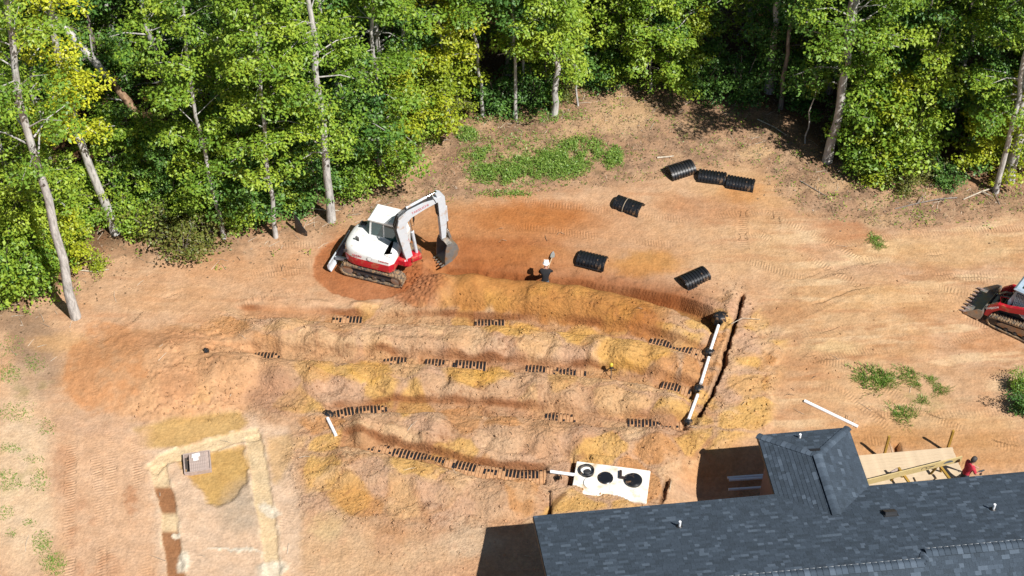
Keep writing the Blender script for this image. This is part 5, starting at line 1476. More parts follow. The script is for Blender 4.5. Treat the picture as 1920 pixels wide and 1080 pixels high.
def make_tree(name, path, r0, crown_from, spread, nlimb, per, size, bark, leaf, rseed, tint=.5, toward=None, topr=.25, clump=.75, extra=()):
    """path: local points of the trunk axis, first one is (0,0,0)"""
    rr = np.random.default_rng(rseed); b = MB()
    path = [Vector(p) for p in path]; n = len(path)
    # finer, slightly crooked trunk
    fine_ = []; K_ = 12
    for i in range(K_ + 1):
        t = i / K_; p = interp_path(path, t)
        if 0 < i < K_: p = p + Vector((rr.normal() * .05, rr.normal() * .05, 0))
        fine_.append(p)
    rad = [r0 * ((1.0 - (1 - topr) * (i / K_)) + (.22 * math.exp(-i * 1.8) if i < 4 else 0)) for i in range(K_ + 1)]
    fine_[0] = fine_[0] - Vector((0, 0, .25))
    b.tube(fine_, rad, 10)
    clumps = list(extra); H = path[-1].z
    for j in range(nlimb):
        t = crown_from + (1 - crown_from) * ((j + rr.uniform(0, 1)) / nlimb)
        p = interp_path(fine_, t)
        az = rr.uniform(0, 2 * math.pi) if toward is None or rr.random() > .45 else toward + rr.normal() * .8
        ln = spread * (1.05 - .55 * ((t - crown_from) / (1 - crown_from + 1e-6)) ** 1.5) * rr.uniform(.55, 1.15)
        el = rr.uniform(.05, .65)
        d = Vector((math.cos(az) * math.cos(el), math.sin(az) * math.cos(el), math.sin(el)))
        q1 = p + d * ln * .5 + Vector((0, 0, .08 * ln)); q2 = p + d * ln + Vector((0, 0, -.05 * ln))
        rb_ = max(.018, r0 * (1 - .7 * t) * .32)
        b.tube([p, q1, q2], [rb_, rb_ * .6, rb_ * .25], 5)
        nc = max(2, int(ln / .75))
        tl2 = tint + rr.normal() * .10
        for c in range(nc):
            f = (.38 + .62 * (c + 1) / nc)
            pc = p.lerp(q1, f * 2) if f < .5 else q1.lerp(q2, f * 2 - 1)
            pc = pc + Vector((rr.normal() * .28, rr.normal() * .28, rr.normal() * .16))
            rx = clump * rr.uniform(.55, 1.15)
            clumps.append(((pc.x, pc.y, pc.z), rx, rx * rr.uniform(.32, .55), tl2 + rr.normal() * .07))
            if rr.random() < .5:
                e = Vector((rr.normal(), rr.normal(), rr.normal() * .3)).normalized() * .7 * clump
                b.tube([pc, pc + e], [.014, .006], 4); pe = pc + e
                clumps.append(((pe.x, pe.y, pe.z), rx * .7, rx * .3, tl2 + rr.normal() * .07))
    root = empty(name)
    b.build('trunk', bark, root, 60)
    if clumps:
        v, tn = clump_leaves(clumps, per, size, rr)
        link('crown', quad_mesh('crown', v, tn, leaf), root)
    return root

def front_tree(base, tops, wpx, label, Hx=3.0, crown_from=.35, spread=2.6, nlimb=22, per=100, size=.155, bark=BARK, leaf=LEAF, tint=.5, seed=0, toward=-1.57, group='trees along the woodland edge', ydrift=0.0, extra_px=(), clump=.75, name='forest_tree'):
    p = G(*base); pts = [Vector((0, 0, 0))]
    for k, (u, v) in enumerate(tops):
        q = PY(u, v, p.y + ydrift * (k + 1) / len(tops)); pts.append(q - p)
    d = (pts[-1] - pts[-2]).normalized()
    pts.append(pts[-1] + d * Hx)
    m = FPX / (p - CAM).length
    ex_ = []
    for (u, v, dy, rpx, tt) in extra_px:
        q = PY(u, v, p.y + dy) - p; ex_.append((tuple(q), rpx / m, rpx / m * .5, tt))
    t = make_tree(name, pts, wpx * .74 / m / 2, crown_from, spread, nlimb, per, size, bark, leaf, 100 + seed, tint, toward, .45, clump, ex_)
    t.location = p
    return prop(t, label, 'tree', group)

front_tree((142, 594), [(122, 505), (95, 405), (68, 310), (42, 200), (24, 90), (14, 0)], 23, 'tall pale grey tree standing out from the woods at far left', crown_from=.42, spread=2.2, nlimb=30, seed=1, tint=.42, leaf=LEAF, toward=None)
front_tree((217, 437), [(190, 370), (160, 290), (140, 240), (118, 150), (100, 60), (92, 0)], 23, 'grey tree with yellow leaves on its lower limbs', crown_from=.36, spread=1.7, nlimb=20, seed=2, leaf=LEAF_YY, tint=.45, size=.15, clump=.6, extra_px=[(u_, v_, -1.6 - .1 * k_, 30, .5) for k_, (u_, v_) in enumerate([(105, 150), (145, 155), (185, 150), (125, 172), (160, 176), (112, 205), (130, 225), (100, 248), (145, 245), (120, 190), (60, 95), (120, 90)])])
front_tree((420, 447), [(400, 360), (378, 270), (357, 165), (345, 60), (338, 0)], 11, 'slim tree leaning left behind the low bushes, second of the left group', crown_from=.22, spread=2.4, nlimb=34, seed=4, tint=.62)
front_tree((517, 445), [(507, 370), (497, 285), (487, 180), (484, 90), (480, 0)], 12, 'slim pale tree left of the black plastic flap', crown_from=.32, spread=2.4, nlimb=36, seed=5, tint=.75, leaf=LEAF)
front_tree((621, 414), [(612, 330), (603, 230), (594, 130), (586, 60), (580, 0)], 21, 'stout pale tree directly behind the excavator', crown_from=.24, spread=2.4, nlimb=34, seed=6, tint=.6, toward=-2.4)
front_tree((712, 330), [(708, 260), (704, 180), (700, 90), (698, 0)], 14, 'tree with a short bare pale foot above the excavator boom', crown_from=.10, spread=2.5, nlimb=38, seed=7, tint=.58)
front_tree((768, 247), [(762, 160), (757, 70), (754, 0)], 15, 'straight bare grey tree beside the yellow green crown', crown_from=.72, spread=2.2, nlimb=14, seed=8, Hx=5, tint=.5)
front_tree((838, 232), [(832, 150), (826, 70), (822, 0)], 7, 'bright yellow green tree left of the slim forked tree', crown_from=.08, spread=2.0, nlimb=36, seed=9, leaf=LEAF_Y, tint=.55, clump=.6)
front_tree((905, 217), [(898, 130), (888, 60), (874, 0)], 9, 'slim tree with a forked top at the middle of the edge', crown_from=.66, spread=1.9, nlimb=12, seed=10, Hx=4)
front_tree((967, 224), [(966, 130), (964, 50), (963, 0)], 9, 'thin straight pale tree left of its thinner twin', crown_from=.55, spread=1.6, nlimb=12, seed=11, Hx=4, leaf=LEAF_D, tint=.6)
front_tree((981, 190), [(983, 110), (982, 40), (981, 0)], 8, 'thinner twin trunk just behind the thin straight pale tree', crown_from=.70, spread=1.5, nlimb=10, seed=12, Hx=4)
front_tree((1038, 215), [(1041, 150), (1043, 80), (1044, 0)], 17, 'stout pale tree clad in bright leaves above the sandy bank', crown_from=.32, spread=2.6, nlimb=36, seed=13, tint=.72)
front_tree((1085, 198), [(1080, 150), (1074, 90), (1070, 40)], 5, 'thin sapling right of the stout pale tree on the bank', crown_from=.45, spread=1.3, nlimb=12, seed=14, tint=.7, Hx=1, clump=.5, name='sapling')
front_tree((1219, 168), [(1221, 110), (1222, 50), (1222, 0)], 6, 'leafy slender tree above the bare sandy patch', crown_from=.14, spread=2.0, nlimb=36, seed=15, tint=.55, Hx=2, clump=.6)
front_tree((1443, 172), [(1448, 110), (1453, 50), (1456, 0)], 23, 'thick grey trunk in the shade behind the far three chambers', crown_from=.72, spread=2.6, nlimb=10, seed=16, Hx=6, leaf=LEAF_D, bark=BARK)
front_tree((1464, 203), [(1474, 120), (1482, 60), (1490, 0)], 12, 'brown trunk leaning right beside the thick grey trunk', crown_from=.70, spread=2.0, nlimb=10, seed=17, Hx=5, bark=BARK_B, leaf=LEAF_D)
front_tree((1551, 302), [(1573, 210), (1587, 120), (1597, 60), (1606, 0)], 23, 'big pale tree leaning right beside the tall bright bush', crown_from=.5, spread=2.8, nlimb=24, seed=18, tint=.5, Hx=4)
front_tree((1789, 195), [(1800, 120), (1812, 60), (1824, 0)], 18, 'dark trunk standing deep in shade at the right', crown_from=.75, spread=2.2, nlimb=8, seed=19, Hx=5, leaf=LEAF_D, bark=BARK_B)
front_tree((1892, 338), [(1903, 280), (1918, 190), (1930, 90), (1940, 0)], 28, 'thickest pale trunk at the right edge behind a thin one', crown_from=.35, spread=2.6, nlimb=18, seed=20, tint=.45, Hx=4)
front_tree((1867, 360), [(1884, 285), (1905, 190), (1924, 100), (1945, 0)], 14, 'thin pale tree at the right edge before the thickest trunk', crown_from=.42, spread=1.9, nlimb=14, seed=21, tint=.5, Hx=2)
front_tree((80, 372), [(50, 310), (5, 238), (-40, 160)], 13, 'thin grey tree leaning hard left behind the far left tree', crown_from=.5, spread=2.0, nlimb=12, seed=22, tint=.35, Hx=2, leaf=LEAF_D)
front_tree((1510, 268), [(1518, 210), (1528, 170)], 4, 'thin bare sapling left of the big leaning pale tree', crown_from=.7, spread=.8, nlimb=5, seed=23, Hx=.8, clump=.4, name='sapling')
# broken dead tree leaning across the left woods
p = G(300, 300)
q1 = PY(240, 190, p.y + .3) - p; q2 = PY(205, 150, p.y + .5) - p; q3 = PY(175, 112, p.y + .6) - p; q4 = PY(120, 50, p.y + .8) - p; q5 = PY(70, -5, p.y + 1) - p
t = empty('dead_tree', p, 0, 'broken dead trunk leaning far left through the dark woods', 'dead tree')
b = MB(); b.tube([Vector((.2, 0, -.3)), Vector((0, 0, .1)), q1 * .5, q1, q2], [.25, .22, .2, .19, .16], 10); b.build('lower_trunk', BARK_R, t, 60)
b = MB(); b.tube([q2, q3, q4, q5], [.18, .18, .16, .13], 10); b.tube([q3, q3 + Vector((.1, 0, 1.3))], [.07, .03], 6); b.tube([q1, q1 + Vector((-.9, -.2, .35))], [.06, .02], 6); b.build('upper_trunk', BARK, t, 60)

FEa = np.array(FOREST_EDGE, float)
# -- woods behind: a few kinds, each tree set out on its own
protos = []
for k, (hh, cf, lf, bk, tn) in enumerate([(15, .16, LEAF_D, BARK_B, .5), (17, .30, LEAF, BARK, .45), (13, .10, LEAF, BARK_B, .6), (16, .22, LEAF_D, BARK, .6), (11, .08, LEAF, BARK, .7), (14, .14, LEAF, BARK_B, .5)]):
    rr = random.Random(k + 3)
    t = make_tree('woodland_tree', [(0, 0, 0), (rr.uniform(-.4, .4), rr.uniform(-.4, .4), hh * .4), (rr.uniform(-.8, .8), rr.uniform(-.6, .6), hh)], .10 + .012 * hh * .6, cf, 2.6, 36, 52, .165, bk, lf, 300 + k, tn, None, .2, .8)
    protos.append(t)
FE = [tuple(P(u, v)[:2]) for u, v in FOREST_EDGE]
def edge_y(x):
    best = None
    for (x0, y0), (x1, y1) in zip(FE[:-1], FE[1:]):
        if min(x0, x1) <= x <= max(x0, x1) and abs(x1 - x0) > 1e-6:
            y = y0 + (y1 - y0) * (x - x0) / (x1 - x0); best = y if best is None else max(best, y)
    return best if best is not None else 5.0
KIND = ['dark green woodland tree standing back in the shade of the woods', 'tall woodland tree with a grey stem back in the woods', 'leafy woodland tree with a low crown back in the woods',
        'deep green woodland tree with a grey stem back in the woods', 'short bright woodland tree back in the woods', 'broad woodland tree with a brown stem back in the woods']
rw = random.Random(8); first = [True] * 6; spots = []
x = -31.0
while x < 31:
    y = edge_y(x) + 2.3
    while y < 22.5:
        spots.append((x + rw.uniform(-.9, .9), y + rw.uniform(-.8, .8))); y += 2.7
    x += 2.55
LMK = [(-60, 'the far left corner'), (142, 'the tall pale far left tree'), (217, 'the yellow-leaved tree'), (300, 'the broken dead trunk'), (420, 'the slim left-leaning tree'), (517, 'the slim pale tree'), (621, 'the stout pale tree'),
       (712, 'the bare pale foot'), (768, 'the straight bare tree'), (838, 'the yellow green tree'), (905, 'the forked slim tree'), (972, 'the thin twin trunks'), (1038, 'the stout tree on the bank'), (1130, 'the sandy patch'), (1219, 'the leafy slender tree'),
       (1330, 'the far three chambers'), (1443, 'the thick shaded trunk'), (1551, 'the big leaning pale tree'), (1660, 'the tall bright bush'), (1789, 'the dark shaded trunk'), (1892, 'the thickest right trunk'), (2010, 'the right edge of the picture')]
ADJ = ['dark green tree', 'tall grey-stemmed tree', 'low-crowned leafy tree', 'deep green tree', 'short bright tree', 'broad brown-stemmed tree']
seen = set()
for (x, y) in spots:
    back = y - edge_y(x)
    if back < 1.6: continue
    uu = UVpix(x, y)[0]
    if uu < -140 or uu > 2330: continue
    if 110 < uu < 335 and UVpix(x, y)[1] > 255: continue
    k = rw.randrange(6); t = protos[k]
    if not first[k]: t = copy_tree(protos[k])
    first[k] = False
    s = rw.uniform(.82, 1.12); t.location = (x, y, ground_z(x, y)); t.scale = (s, s, s * rw.uniform(.9, 1.05)); t.rotation_euler = (rw.uniform(-.05, .05), rw.uniform(-.05, .05), rw.uniform(0, 6.28))
    row = min(int((back - .9) / 2.7), 6)
    l = min(LMK, key=lambda q: abs(q[0] - uu)); side = 'behind' if abs(l[0] - uu) < 25 else ('behind and left of' if uu < l[0] else 'behind and right of')
    lab = f"{['first','second','third','fourth','fifth','sixth','seventh'][row]}-row {ADJ[k]} {side} {l[1]}"
    if lab in seen: lab = 'farther ' + lab
    if lab in seen: lab = lab.replace('farther', 'farthest', 1)
    seen.add(lab); prop(t, lab, 'tree', 'woodland trees behind the edge')

# -- shrubs and understorey
def make_shrub(name, rad, hgt, per, size, leaf, seed, tint=.5, nst=7):
    rr = np.random.default_rng(seed); b = MB(); cl = []
    for j in range(nst):
        az = rr.uniform(0, 6.28); l = hgt * rr.uniform(.6, 1.0); o = rad * rr.uniform(.2, .9)
        q = Vector((math.cos(az) * o, math.sin(az) * o, l)); mid = q * .5 + Vector((0, 0, l * .12))
        b.tube([Vector((0, 0, -.1)), mid, q], [.03, .022, .01], 5)
        for c in range(max(3, int(l / .38))):
            f = (c + .6) / max(3, int(l / .38)); pc = (mid * (f * 2) if f < .5 else mid.lerp(q, f * 2 - 1)) + Vector((rr.normal() * .3 * rad, rr.normal() * .3 * rad, rr.normal() * .12))
            rx = rr.uniform(.28, .55) * (.5 + .5 * min(rad, 1.3)); cl.append(((pc.x, pc.y, max(pc.z, .12)), rx, rx * .5, tint + rr.normal() * .08))
    root = empty(name); b.build('stems', BARK_B, root)
    v, tn = clump_leaves(cl, per, size, rr); link('foliage', quad_mesh('foliage', v, tn, leaf), root)
    return root
SH = [make_shrub('shrub', 1.2, 2.2, 85, .13, LEAF, 501, .6, 10), make_shrub('shrub', 1.0, 1.5, 85, .12, LEAF_BR, 502, .55, 9), make_shrub('shrub', 1.3, 2.6, 85, .14, LEAF_D, 503, .55, 11),
      make_shrub('shrub', .8, 1.1, 80, .11, LEAF_Y, 504, .45, 8), make_shrub('shrub', 1.1, 3.2, 85, .14, LEAF, 505, .7, 12)]
KNAME = ['green shrub', 'olive brown shrub', 'dark green shrub', 'yellow green shrub', 'tall bright green shrub']
SPOTS = [  # u, v (foot), kind, scale, where
 (20, 560, 4, 1.2, 'at the far left corner of the woods'), (75, 545, 0, 1.2, 'left of the foot of the far left tree'), (30, 470, 2, 1.3, 'in the mass behind the far left tree'), (110, 480, 4, 1.1, 'behind the far left tree'), (150, 440, 0, 1.1, 'left of the yellow-leaved tree'),
 (185, 500, 3, .7, 'low in front of the yellow-leaved tree'), (255, 440, 0, 1.0, 'right of the yellow-leaved tree foot'), (300, 450, 1, 1.2, 'first of the low bushes in the left bay'), (345, 478, 1, 1.1, 'lowest of the bushes in the left bay'), (390, 448, 1, 1.2, 'before the slim leaning tree'),
 (330, 410, 0, 1.2, 'behind the low bushes in the left bay'), (380, 405, 4, 1.1, 'behind the slim leaning tree'), (450, 428, 0, 1.0, 'between the two slim trees'), (475, 400, 2, 1.1, 'behind the slim pale tree'), (560, 385, 2, .9, 'left of the stout pale tree'),
 (240, 390, 3, 1.0, 'beside the yellow-leaved tree in the gap'), (655, 370, 0, 1.0, 'right of the stout pale tree'), (690, 335, 4, .9, 'left of the bare pale foot'), (745, 300, 3, 1.3, 'right of the bare pale foot'), (785, 262, 0, 1.1, 'at the foot of the straight bare tree'), (800, 240, 3, 1.1, 'at the foot of the yellow green tree'),
 (760, 290, 1, .9, 'at the bank edge below the straight bare tree'), (860, 215, 1, .9, 'between the yellow green and forked trees'), (930, 205, 2, .9, 'between the forked and thin trees'), (1005, 195, 2, .9, 'left of the stout tree on the bank'), (1060, 180, 1, .8, 'right of the stout tree on the bank'),
 (1120, 160, 2, .9, 'left of the leafy slender tree'), (1175, 150, 0, .9, 'beside the leafy slender tree'), (1265, 160, 0, 1.0, 'right of the leafy slender tree'), (1320, 175, 2, 1.0, 'in the shade right of the sandy patch'), (1390, 185, 2, 1.0, 'left of the thick shaded trunk'),
 (1500, 190, 2, 1.1, 'right of the brown trunk'), (1620, 300, 4, 1.5, 'forming the tall bright bush by the big leaning tree'), (1655, 335, 0, 1.5, 'at the foot of the tall bright bush'), (1690, 320, 4, 1.3, 'on the right flank of the tall bright bush'), (1640, 345, 3, 1.1, 'lowest before the tall bright bush'),
 (1600, 320, 0, .9, 'low by the foot of the big leaning tree'), (1650, 240, 4, 1.5, 'high at the back of the tall bright bush'), (1700, 355, 1, .8, 'beside the pale fallen limb'), (1735, 330, 1, .7, 'behind the pale fallen limb'), (1770, 345, 2, .6, 'in the shadow right of the fallen limb'),
 (1850, 255, 4, 1.2, 'behind the thin tree at the right edge'), (1905, 290, 2, 1.1, 'behind the thickest trunk at the right edge'), (1820, 230, 0, 1.1, 'in dim light right of the dark trunk'), (1925, 770, 2, .55, 'on bare clay at the right edge below the loader'), (1910, 735, 0, .5, 'on the clay at the right edge just below the loader')]
used = [False] * 5
for (u, v, k, s, wh) in SPOTS:
    t = SH[k] if not used[k] else copy_tree(SH[k]); used[k] = True
    p = G(u, v); t.location = p; t.scale = (s, s, s * rw.uniform(.85, 1.1)); t.rotation_euler = (0, 0, rw.uniform(0, 6.28))
    prop(t, ' '.join((KNAME[k] + ' ' + wh).split()[:16]), 'shrub', 'shrubs along the woodland edge' if v < 600 else 'shrubs on the clay')

# -- young trees filling the edge from the ground up
YT = []
for k, (hh, lf, tn_) in enumerate([(5.5, LEAF, .6), (7.0, LEAF_D, .6), (4.5, LEAF_Y, .35), (6.2, LEAF, .75)]):
    YT.append(make_tree('young_tree', [(0, 0, 0), (.2, -.1, hh * .5), (.1, -.3, hh)], .05, .10, 1.5, 30, 95, .15, BARK_B, lf, 900 + k, tn_, None, .2, .55))
YADJ = ['fresh green young tree', 'dark green young tree', 'yellowish young tree', 'bright young tree']
yused = [False] * 4; ry = random.Random(31); u = -30.0
while u < 1960:
    v0 = float(np.interp(u, FEa[:, 0], FEa[:, 1]))
    for dv in (ry.uniform(12, 26), ry.uniform(40, 70)):
        gap = 1280 < u < 1560 or 1700 < u < 1840 or 890 < u < 1010
        if gap and ry.random() < .72: continue
        if 130 < u < 320 and dv < 40: continue
        if ry.random() < .22: continue
        uq = u + ry.uniform(-18, 18); k = ry.randrange(4) if not gap else 1
        t = YT[k] if not yused[k] else copy_tree(YT[k]); yused[k] = True
        p = G(uq, max(v0 - dv, 5)); sc_ = ry.uniform(.7, 1.15); t.location = p; t.scale = (sc_, sc_, sc_ * ry.uniform(.85, 1.15)); t.rotation_euler = (0, 0, ry.uniform(0, 6.28))
        l = min(LMK, key=lambda q: abs(q[0] - uq)); side = 'close by' if abs(l[0] - uq) < 22 else ('left of' if uq < l[0] else 'right of')
        lab = f"{YADJ[k]} {'at the very edge' if dv < 40 else 'a step back'} {side} {l[1]}"
        if lab in seen: lab = 'smaller ' + lab
        if lab in seen: lab = lab.replace('smaller', 'slighter', 1)
        seen.add(lab); prop(t, lab, 'tree', 'young trees along the woodland edge')
    u += 52

# -- grass tufts on the clay
def tuft(name, rad, n, h, seed, leaf=GRASSM):
    rr = np.random.default_rng(seed)
    az = rr.uniform(0, 6.28, n); r = rad * np.sqrt(rr.uniform(0, 1, n)) * (1 + .35 * np.sin(3 * az + seed) + .25 * np.sin(5 * az)) * rr.uniform(.6, 1.25, n); base = np.stack([r * np.cos(az), r * np.sin(az), np.full(n, -.02)], 1)
    ln = h * rr.uniform(.4, 1.1, n); lean = rr.normal(size=(n, 2)) * .5 + base[:, :2] / (rad + 1e-6) * .35
    tip = base + np.stack([lean[:, 0] * ln, lean[:, 1] * ln, ln], 1)
    sd = rr.uniform(0, 6.28, n); w = np.stack([np.cos(sd), np.sin(sd), sd * 0], 1) * rr.uniform(.008, .016, n)[:, None]
    mid = base * .45 + tip * .55 + np.array([0, 0, .05]) * ln[:, None]
    v = np.stack([base - w * .6, mid + w, tip, mid - w], 1).reshape(-1, 3)
    return quad_mesh(name, v, np.repeat(np.clip(.55 + rr.normal(size=n) * .25, 0, 1), 4), leaf)
TM = [tuft('grass_tuft', .55, 620, .20, 601), tuft('grass_tuft', .36, 330, .17, 602)]
for (u, v, k, s, lb) in [(1640, 712, 0, 1.25, 'widest grass tuft on the clay right of the loose pipe'), (1663, 716, 0, .8, 'grass tuft joined to the right side of the widest tuft'), (1612, 712, 1, .8, 'small tuft at the left of the widest grass tuft'), (1702, 704, 0, .75, 'dark leafy tuft right of the widest grass tuft'),
                         (1716, 722, 1, .7, 'small tuft below the dark leafy tuft on the clay'), (1762, 731, 0, .62, 'lone round tuft at the right of the grass group'), (1694, 778, 0, .95, 'dense green tuft nearest the deck'), (1728, 752, 1, .7, 'thin pale tuft above the dense green tuft'),
                         (1745, 712, 1, .6, 'sparse grey green tuft near the lone round tuft'), (1640, 450, 1, .9, 'straggling weed tuft on the clay below the tall bright bush'), (1648, 462, 1, .7, 'lower straggling weed tuft below the tall bright bush')]:
    p = G(u, v); o = link('grass_tuft', TM[k]); o.location = p; o.scale = (s * 1.15, s, s); o.rotation_euler = (0, 0, rw.uniform(0, 6)); prop(o, lb, 'grass', 'grass tufts on the clay')

# -- countless ground cover: weeds, litter, twigs, clods
def scatter(n, fn, seed, box=(-60, 1980, 20, 1080)):
    rr = np.random.default_rng(seed); out = []
    us = rr.uniform(box[0], box[1], n); vs = rr.uniform(box[2], box[3], n); keep = rr.uniform(0, 1, n) < fn(us, vs)
    return [(u, v) for u, v in zip(us[keep], vs[keep])], rr
def zat(x, y):
    i = np.clip(np.searchsorted(gx, x) - 1, 0, NX - 2); j = np.clip(np.searchsorted(gy, y) - 1, 0, NY - 2)
    fx = (x - gx[i]) / (gx[i + 1] - gx[i]); fy = (y - gy[j]) / (gy[j + 1] - gy[j])
    return (Z[j, i] * (1 - fx) + Z[j, i + 1] * fx) * (1 - fy) + (Z[j + 1, i] * (1 - fx) + Z[j + 1, i + 1] * fx) * fy
def Pxy(u, v):
    dx = u - 960.0; dz = FWD.z * FPX + UPV.z * (540.0 - v); dy = FWD.y * FPX + UPV.y * (540.0 - v); t = -CAM.z / dz
    return dx * t, CAM.y + dy * t
def ell(u, v, L):
    m = np.zeros_like(u)
    for a, b, ra, rb, k in L: m = np.maximum(m, k * np.clip(1.6 - 1.6 * np.hypot((u - a) / ra, (v - b) / rb), 0, 1))
    return m
def inpoly(u, v, pts):
    ins = np.zeros(u.shape, bool)
    for i in range(len(pts)):
        x0, y0 = pts[i]; x1, y1 = pts[(i + 1) % len(pts)]
        ins ^= ((y0 > v) != (y1 > v)) & (u < (x1 - x0) * (v - y0) / ((y1 - y0) if y1 != y0 else 1e-9) + x0)
    return ins
# lush weeds on the bank
WEED = [(960, 322, 95, 34, 1), (1040, 310, 80, 34, 1), (1090, 285, 60, 28, .9), (1150, 300, 24, 26, .9), (875, 255, 26, 16, .9), (905, 290, 50, 16, .6), (970, 275, 120, 30, .15), (950, 365, 60, 10, .3), (1000, 222, 120, 16, .25), (880, 225, 60, 14, .25)]
S_, rr = scatter(120000, lambda u, v: ell(u, v, WEED) * np.clip((vnoise(u / 17, v / 11, 5) + .6 * vnoise(u / 6, v / 4, 6) - .45) * 2.4, .06, 1), 701, (820, 1190, 205, 375))
U_ = np.array([a for a, _ in S_]); V_ = np.array([b for _, b in S_]); x, y = Pxy(U_, V_); hgt = rr.uniform(.02, .42, len(x)) ** 1.2 * (.35 + .65 * ell(U_, V_, WEED))
C_ = np.stack([x, y, zat(x, y) + hgt], 1); N_ = rr.normal(size=C_.shape) * .5 + np.array([0, -.1, .8]); N_ /= np.linalg.norm(N_, axis=1, keepdims=True)
L_ = rr.uniform(.06, .19, len(x)); v, tn = leaf_arrays(C_, N_, L_, L_ * rr.uniform(.12, .36, len(x)), np.clip(.6 + rr.normal(size=len(x)) * .2, 0, 1), rr)
o = link('weeds', quad_mesh('weeds', v, tn, GRASSM)); prop(o, 'lush green weeds carpeting the bank above the excavator', 'weeds', None, 'stuff')
# thin grass along the left edge of the site
GR = [(15, 700, 30, 22, .8), (65, 680, 26, 20, .6), (30, 770, 50, 26, .4), (20, 840, 26, 12, .7), (85, 800, 24, 20, .5), (15, 900, 30, 26, .7), (75, 900, 22, 30, .7), (60, 860, 30, 10, .5), (80, 1020, 22, 30, .9), (100, 1055, 30, 28, 1), (10, 960, 20, 16, .7), (55, 980, 16, 10, .6), (20, 1000, 16, 10, .5), (40, 910, 20, 10, .5), (20, 650, 30, 30, .4), (1460, 790, 14, 6, .3), (1900, 690, 34, 14, .5)]
S_, rr = scatter(30000, lambda u, v: ell(u, v, GR) * .8, 702, (-20, 130, 610, 1085))
U_ = np.array([a for a, _ in S_]); V_ = np.array([b for _, b in S_]); x, y = Pxy(U_, V_)
C_ = np.stack([x, y, zat(x, y) + rr.uniform(.01, .07, len(x))], 1); N_ = rr.normal(size=C_.shape) * .6 + np.array([0, -.3, .7]); N_ /= np.linalg.norm(N_, axis=1, keepdims=True)
L_ = rr.uniform(.06, .14, len(x)); v, tn = leaf_arrays(C_, N_, L_, L_ * .18, np.clip(.55 + rr.normal(size=len(x)) * .2, 0, 1), rr)
o = link('grass', quad_mesh('grass', v, tn, GRASSM)); prop(o, 'thin patchy grass growing along the left edge of the clearing', 'grass', None, 'stuff')
# dry leaves under and in front of the trees
FEa = np.array(FOREST_EDGE, float)
def edged(u, v): return v - np.interp(u, FEa[:, 0], FEa[:, 1])
S_, rr = scatter(150000, lambda u, v: np.where(edged(u, v) < 0, np.clip(.75 + edged(u, v) / 500, .15, .75), .42 * np.exp(-edged(u, v) / 26)) + .16 * inpoly(u, v, [(560, 405), (720, 335), (830, 240), (1000, 220), (1100, 170), (1260, 175), (1450, 230), (1560, 325), (1700, 375), (1920, 355), (1920, 400), (1700, 430), (1500, 400), (1400, 310), (1150, 345), (900, 365), (700, 400)]), 703)
U_ = np.array([a for a, _ in S_]); V_ = np.array([b for _, b in S_]); x, y = Pxy(U_, V_)
C_ = np.stack([x, y, zat(x, y) + rr.uniform(.005, .035, len(x))], 1); N_ = rr.normal(size=C_.shape) * .35 + np.array([0, 0, 1.0]); N_ /= np.linalg.norm(N_, axis=1, keepdims=True)
L_ = rr.uniform(.06, .15, len(x)); v, tn = leaf_arrays(C_, N_, L_, L_ * .6, np.clip(.5 + rr.normal(size=len(x)) * .25, 0, 1), rr, .0)
o = link('leaf_litter', quad_mesh('leaf_litter', v, tn, LITTERM)); prop(o, 'brown dry leaf litter under the trees', 'leaves', None, 'stuff')
# low green seedlings scattered at the edge
S_, rr = scatter(26000, lambda u, v: np.where((np.abs(edged(u, v) - 0) < 95) & (v < 600), .22 * np.exp(-np.abs(edged(u, v)) / 28) + .10 * ((u > 620) & (edged(u, v) > 0) & (edged(u, v) < 95)), 0) * (np.sin(u * .11) + np.sin(v * .17 + u * .03) > .1), 704)
U_ = np.repeat(np.array([a for a, _ in S_]), 9); V_ = np.repeat(np.array([b for _, b in S_]), 9); x, y = Pxy(U_, V_); x = x + rr.normal(size=len(x)) * .13; y = y + rr.normal(size=len(x)) * .13
C_ = np.stack([x, y, zat(x, y) + rr.uniform(.03, .3, len(x))], 1); N_ = rr.normal(size=C_.shape) * .4 + np.array([0, 0, .9]); N_ /= np.linalg.norm(N_, axis=1, keepdims=True)
L_ = rr.uniform(.06, .13, len(x)); v, tn = leaf_arrays(C_, N_, L_, L_ * .55, np.clip(.5 + rr.normal(size=len(x)) * .2, 0, 1), rr)
o = link('seedlings', quad_mesh('seedlings', v, tn, LEAF)); prop(o, 'low green seedlings scattered along the woodland edge', 'seedlings', None, 'stuff')
